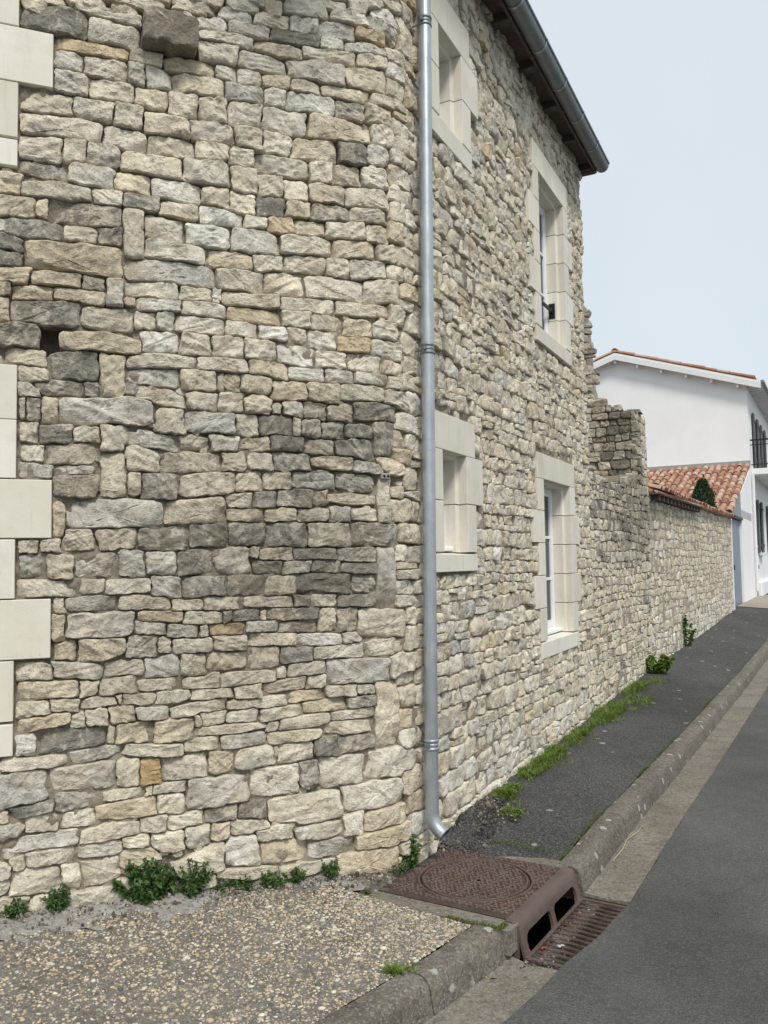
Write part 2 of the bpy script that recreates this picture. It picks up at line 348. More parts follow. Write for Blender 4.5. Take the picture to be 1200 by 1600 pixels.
def mat_tile():
    q = NB('terracotta roof tile'); r = q.rand(); n = q.noise(14, 6, 0.7)
    c = q.ramp(r, (0.0, (0.27, 0.115, 0.075)), (0.3, (0.37, 0.185, 0.12)), (0.6, (0.43, 0.25, 0.17)), (0.85, (0.49, 0.34, 0.25)), (1.0, (0.47, 0.38, 0.30)))
    c = q.mix(q.math('MULTIPLY', q.ramp(n, (0.5, 0.0), (0.68, 1.0)), 0.55), c, (0.20, 0.14, 0.10))
    c = q.mix(q.ramp(q.noise(50, 4), (0.62, 0.0), (0.7, 0.5)), c, (0.5, 0.45, 0.36))
    q.bump((n, 0.3, 0.01)); return q.done(c, 0.9, 0, 0.2)
M['tile'] = mat_tile()

# ------------------------------------------------------------------ the place: lines in plan
K = np.array([0.1193, 5.0026, 0.])                     # where the two house walls would meet
DR = np.array([0.45252452, 0.89175196, 0.]); DL = np.array([0.93014974, 0.36718041, 0.])
NR = np.array([DR[1], -DR[0], 0.]); NL = np.array([DL[1], -DL[0], 0.])
RF = 0.5                                               # radius of the rounded corner
TURN = math.acos(float(DR @ DL)); TN = RF*math.tan(TURN/2)
AL, AR = math.atan2(DL[0], DL[1]), math.atan2(DR[0], DR[1])
FRR = Fr(K, DR); FRL = Fr(K, DL)
def path(s):
    s = np.asarray(s, float)
    P = np.where((s < 0)[..., None], K + DL*s[..., None], K + DR*s[..., None])
    a = AL + (AR-AL)*np.clip((s+TN)/(2*TN), 0, 1)
    N = np.stack([np.cos(a), -np.sin(a), 0*a], -1)
    arc = K - DL*TN - NL*RF + N*RF
    return np.where((np.abs(s) <= TN)[..., None], arc, P), N
def house_map(s, h, z):
    P, N = path(s); return P + N*np.asarray(h)[..., None] + np.asarray(z)[..., None]*np.array([0, 0, 1.])

# heights of pavement (wall side, kerb side) along the street
def lin(x, xs, ys): return np.interp(x, xs, ys)
def z_wall(s): return lin(s, [-6, -2.19, -1.3, -0.44, -0.2, 0.3, 0.75, 3, 9, 14, 20, 30], [0.08, 0.0, -0.04, -0.075, -0.095, -0.09, -0.005, 0.0, 0.06, 0.16, 0.35, 0.42])
def z_kerb(s): return lin(s, [-8, -0.5, 0.45, 1.2, 3, 9, 14, 20, 30], [-0.085, -0.10, -0.10, -0.06, -0.05, -0.02, 0.09, 0.27, 0.36])
_ks = np.array([-12, -8, -5, -3.6, -2.8, -2.1, -1.57, -1.09, -0.44, 0.42, 1.5, 3, 5, 8, 12, 16, 20, 25, 60])
_ko = np.array([-7.2, -3.7, -1.30, -0.42, 0.04, 0.345, 0.516, 0.640, 0.757, 0.897, 0.955, 1.03, 1.12, 1.25, 1.435, 1.62, 1.80, 2.03, 3.64])
def k_off(s):
    x = np.asarray(s, float); r = 0
    for d, wgt in ((-0.3, 0.25), (0, 0.5), (0.3, 0.25)): r = r + wgt*np.interp(x+d, _ks, _ko)
    return r

# ------------------------------------------------------------------ stones
PAL = {'w': (0.72, 0.70, 0.64), 'c': (0.68, 0.642, 0.55), 't': (0.63, 0.587, 0.488), 'g': (0.57, 0.55, 0.495), 'b': (0.53, 0.523, 0.485),
       'd': (0.47, 0.445, 0.39), 'D': (0.31, 0.29, 0.245), 'y': (0.60, 0.53, 0.405), 'o': (0.57, 0.475, 0.33), 'O': (0.45, 0.335, 0.19)}
DIRT = {'w': 0.12, 'c': 0.2, 't': 0.45, 'g': 0.6, 'b': 0.5, 'd': 1.0, 'D': 1.15, 'y': 0.45, 'o': 0.35, 'O': 0.3}
def quad_edges(Q):
    Q = np.asarray(Q, float)                           # (M,4,2) TL TR BR BL
    E = np.roll(Q, -1, 1) - Q; Nn = np.stack([-E[..., 1], E[..., 0]], -1)
    Nn /= np.maximum(np.linalg.norm(Nn, axis=-1, keepdims=True), 1e-9)
    return Q, Nn
def sdf(P, Q, Nn): return np.max(np.einsum('pmed,med->pme', P[:, None, None, :] - Q[None], Nn), axis=2)
def make_stones(quads, cols, fmap, N=20, rings=(1, .93, .74, .48, .2), gap=.008, grow=.012, blocks=(), proud=(-.004, .022), seed=1, rough=1.0, deep=.085):
    """one rounded, chipped stone per quad; returns list of (V, faces, colours, size)"""
    g = np.random.default_rng(seed); quads = np.asarray(quads, float)
    allq = np.concatenate([quads, np.asarray(blocks, float)]) if len(blocks) else quads
    allq[:len(quads)] += g.normal(0, .006, quads.shape)
    Q, Nn = quad_edges(allq); lo = Q.min(1); hi = Q.max(1); out = []
    th = np.linspace(0, 2*np.pi, 160, endpoint=False); R_ = len(rings)
    for i in range(len(quads)):
        q = Q[i]; c = q.mean(0); e = g.uniform(5.0, 12.0)
        x = np.sign(np.cos(th))*np.abs(np.cos(th))**(2/e); y = np.sign(np.sin(th))*np.abs(np.sin(th))**(2/e)
        a, b = (x+1)/2, (1-y)/2
        B = (q[0]*((1-a)*(1-b))[:, None] + q[1]*(a*(1-b))[:, None] + q[2]*(a*b)[:, None] + q[3]*((1-a)*b)[:, None])
        seg = np.linalg.norm(np.roll(B, -1, 0)-B, axis=1); cum = np.concatenate([[0], np.cumsum(seg)]); tt = np.linspace(0, cum[-1], N, endpoint=False)
        Bc = np.vstack([B, B[:1]]); Bp = np.stack([np.interp(tt, cum, Bc[:, 0]), np.interp(tt, cum, Bc[:, 1])], -1)
        d = Bp - c; ln = np.linalg.norm(d, axis=1); size = hi[i]-lo[i]
        nb = np.where((lo[:, 0] < hi[i, 0]+.05) & (hi[:, 0] > lo[i, 0]-.05) & (lo[:, 1] < hi[i, 1]+.05) & (hi[:, 1] > lo[i, 1]-.05))[0]; nb = nb[nb != i]
        if len(nb):
            ts = np.linspace(0.72, 1.0, 6)[None] * np.ones((N, 1)); ts = np.concatenate([ts, 1 + (grow/ln)[:, None]*np.array([[.33, .66, 1.]])], 1)
            PT = c + d[:, None, :]*ts[..., None]; P2 = PT.reshape(-1, 2)
            ok = (sdf(P2, Q[nb], Nn[nb]).min(1) - sdf(P2, Q[i:i+1], Nn[i:i+1])[:, 0] >= gap).reshape(ts.shape)
            ok[:, 0] = True; t = np.max(np.where(ok, ts, 0), 1)
            t = (np.roll(t, 1)+2*t+np.roll(t, -1))/4
        else: t = np.ones(N)
        ang = np.linspace(0, 2*np.pi, N, endpoint=False); ph = g.uniform(0, 6.28, 4)
        amp = min(size)*0.5/np.maximum(ln, 1e-3)
        t = t*(1 + amp*(.028*np.sin(3*ang+ph[0])+.03*np.sin(5*ang+ph[1])+.03*np.sin(9*ang+ph[2]))+amp*g.normal(0, .018, N))
        Bp = c + d*t[:, None]
        # points: rings then centre
        c2 = c + (g.uniform(-.12, .12, 2))*size
        pts = np.concatenate([c2 + (Bp-c2)*r for r in rings] + [c2[None]]); p = pts - c
        rr = np.concatenate([np.full(N, r) for r in rings]+[[0]])
        hs = size/2; h = np.zeros(len(p)); m = min(size)
        for k in range(g.integers(4, 7)):
            f = g.uniform(0, 6.28); dv = np.array([np.cos(f), np.sin(f)]); ext = abs(dv[0])*hs[0]+abs(dv[1])*hs[1]
            h = np.minimum(h, -(p@dv - ext*g.uniform(.3, .95))*g.uniform(.08, .55)*rough)
        h = np.maximum(h, np.where(rr > .85, -.034, -.022)*rough); h -= np.median(h)*.8
        h += p@(g.uniform(-1, 1, 2)*np.minimum(.09, .009/hs)*rough)
        for wl, am in ((.13, .0030), (.06, .0024), (.028, .0016)):
            for k in range(2):
                f = g.uniform(0, 6.28); h += am*rough*min(1, m/.1)*np.sin(p@np.array([np.cos(f), np.sin(f)])*6.283/wl*g.uniform(.8, 1.25)+g.uniform(0, 6.28))
        h += g.normal(0, .0012*rough, len(h))*rr**1.5
        h -= .007*np.clip((rr-.90)/.10, 0, 1)**1.5
        pr = g.uniform(*proud); col = cols[i]; jut = 0
        if isinstance(col, str):
            if col.endswith('!'): jut = .10
            k_ = col[0]; base = np.array(PAL[k_])*g.uniform(.93, 1.08)*(1+max(-.006, g.normal(0, .02))*np.array([1, 0, -1.6])); al = DIRT[k_]*g.uniform(.75, 1.15)
        else: base, al = np.array(col[:3]), col[3]
        h = h + pr + jut
        back = pts[:N]; P3 = np.concatenate([fmap(pts[:, 0], h, pts[:, 1]), fmap(back[:, 0], np.full(N, -deep), back[:, 1])])
        ii = np.arange(N); jn = (ii+1) % N; Fq = []
        for k in range(R_-1): Fq.append(np.stack([k*N+ii, k*N+jn, (k+1)*N+jn, (k+1)*N+ii], 1))
        bk = R_*N+1; Fq.append(np.stack([bk+ii, bk+jn, jn, ii], 1))
        Ft = np.stack([(R_-1)*N+ii, (R_-1)*N+jn, np.full(N, R_*N)], 1)
        # th runs anticlockwise seen from outside
        cc = np.tile(np.append(base, al), (len(P3), 1))
        out.append((P3, [np.concatenate(Fq), Ft], cc, size))
    return out
def join_parts(parts):
    V, Fq, Ft, C = [], [], [], []; n = 0
    for v, f, c, _ in parts:
        V.append(v); Fq.append(f[0]+n); Ft.append(f[1]+n); C.append(c); n += len(v)
    return np.concatenate(V), [np.concatenate(Fq), np.concatenate(Ft)], np.concatenate(C)
SHARP = R(30)
def link_stones(parts, parent, nsep, order, stuffname='rubble_stones', name='stone'):
    idx = sorted(range(len(parts)), key=order); sepi = idx[:nsep]; rest = idx[nsep:]
    for i in sepi:
        v, f, c, _ = parts[i]; build(name, v, f, M['stone'], parent, True, SHARP, c)
    if rest:
        v, f, c = join_parts([parts[i] for i in rest])
        o = build(stuffname, v, f, M['stone'], parent, True, SHARP, c); o['kind'] = 'stuff'
def courses(u0, u1, z0, z1, hmin, hmax, wr, g, free, wave=.012, top=None, split=.14, asp=(1.0, 2.7), wlim=(.09, .45)):
    """coursed rubble: rows of quads; free(zlo, zhi) -> list of open intervals"""
    quads = []; z = z0
    ph = g.uniform(0, 6.28, 3)
    def wv(u, k): return wave*(np.sin(u*2.1+ph[0]+k*.7)+.6*np.sin(u*5.3+ph[1]+k*1.9))
    k = 0
    while z < z1:
        h = g.uniform(hmin, hmax)
        for a, b in free(z+.02, z+h-.02):
            a = max(a, u0); b = min(b, u1); u = a
            while u < b-.03:
                wd = float(np.clip(h*g.uniform(*asp), *wlim))
                if b-(u+wd) < .08: wd = b-u
                if wd > wlim[1]*1.15: wd = wd/2
                ua, ub = u, min(u+wd, b); j = g.normal(0, .007, 8)
                if top is None or z+h*.6 < top((ua+ub)/2):
                    s1, s2 = g.normal(0, .012, 2)
                    q = [(ua+s1+j[0], z+h+wv(ua, k+1)+j[4]), (ub+s2+j[1], z+h+wv(ub, k+1)+j[5]), (ub-s2+j[2], z+wv(ub, k)+j[6]), (ua-s1+j[3], z+wv(ua, k)+j[7])]
                    if g.random() < split and h > .085:
                        f = g.uniform(.35, .65); ml = (q[0][0]*(1-f)+q[3][0]*f, q[0][1]*(1-f)+q[3][1]*f); mr = (q[1][0]*(1-f)+q[2][0]*f, q[1][1]*(1-f)+q[2][1]*f)
                        quads += [[q[0], q[1], mr, ml], [ml, mr, q[2], q[3]]]
                    else: quads.append(q)
                u = ub
        z += h; k += 1
    return quads
def subtract(u0, u1, holes):
    iv = [(u0, u1)]
    for a, b in holes:
        nv = []
        for x, y in iv:
            if b <= x or a >= y: nv.append((x, y)); continue
            if a > x: nv.append((x, a))
            if b < y: nv.append((b, y))
        iv = nv
    return [i for i in iv if i[1]-i[0] > .05]
def mortar_sheet(name, fmap, us, zs, hfun, mat, parent, skip=None):
    U, Z = np.meshgrid(us, zs); H = hfun(U, Z); P = fmap(U, H, Z).reshape(-1, 3); nu = len(us)
    i, j = np.meshgrid(np.arange(len(us)-1), np.arange(len(zs)-1)); a = (j*nu+i).ravel()
    Fq = np.stack([a, a+1, a+1+nu, a+nu], 1)
    if skip is not None:
        uc = (us[:-1]+us[1:])/2; zc = (zs[:-1]+zs[1:])/2; UC, ZC = np.meshgrid(uc, zc); Fq = Fq[~skip(UC, ZC).ravel()]
    return build(name, P, [Fq], mat, parent, True)
class SN:
    def __init__(s, seed, n=14, lo=.05, hi=.5):
        g = np.random.default_rng(seed); f = g.uniform(0, 6.28, n); wl = np.exp(g.uniform(math.log(lo), math.log(hi), n))
        s.kx = np.cos(f)*6.283/wl; s.ky = np.sin(f)*6.283/wl; s.p = g.uniform(0, 6.28, n); s.a = wl**.6/np.sqrt((wl**1.2).sum())
    def __call__(s, x, y): return sum(a*np.sin(x*kx+y*ky+p) for a, kx, ky, p in zip(s.a, s.kx, s.ky, s.p))

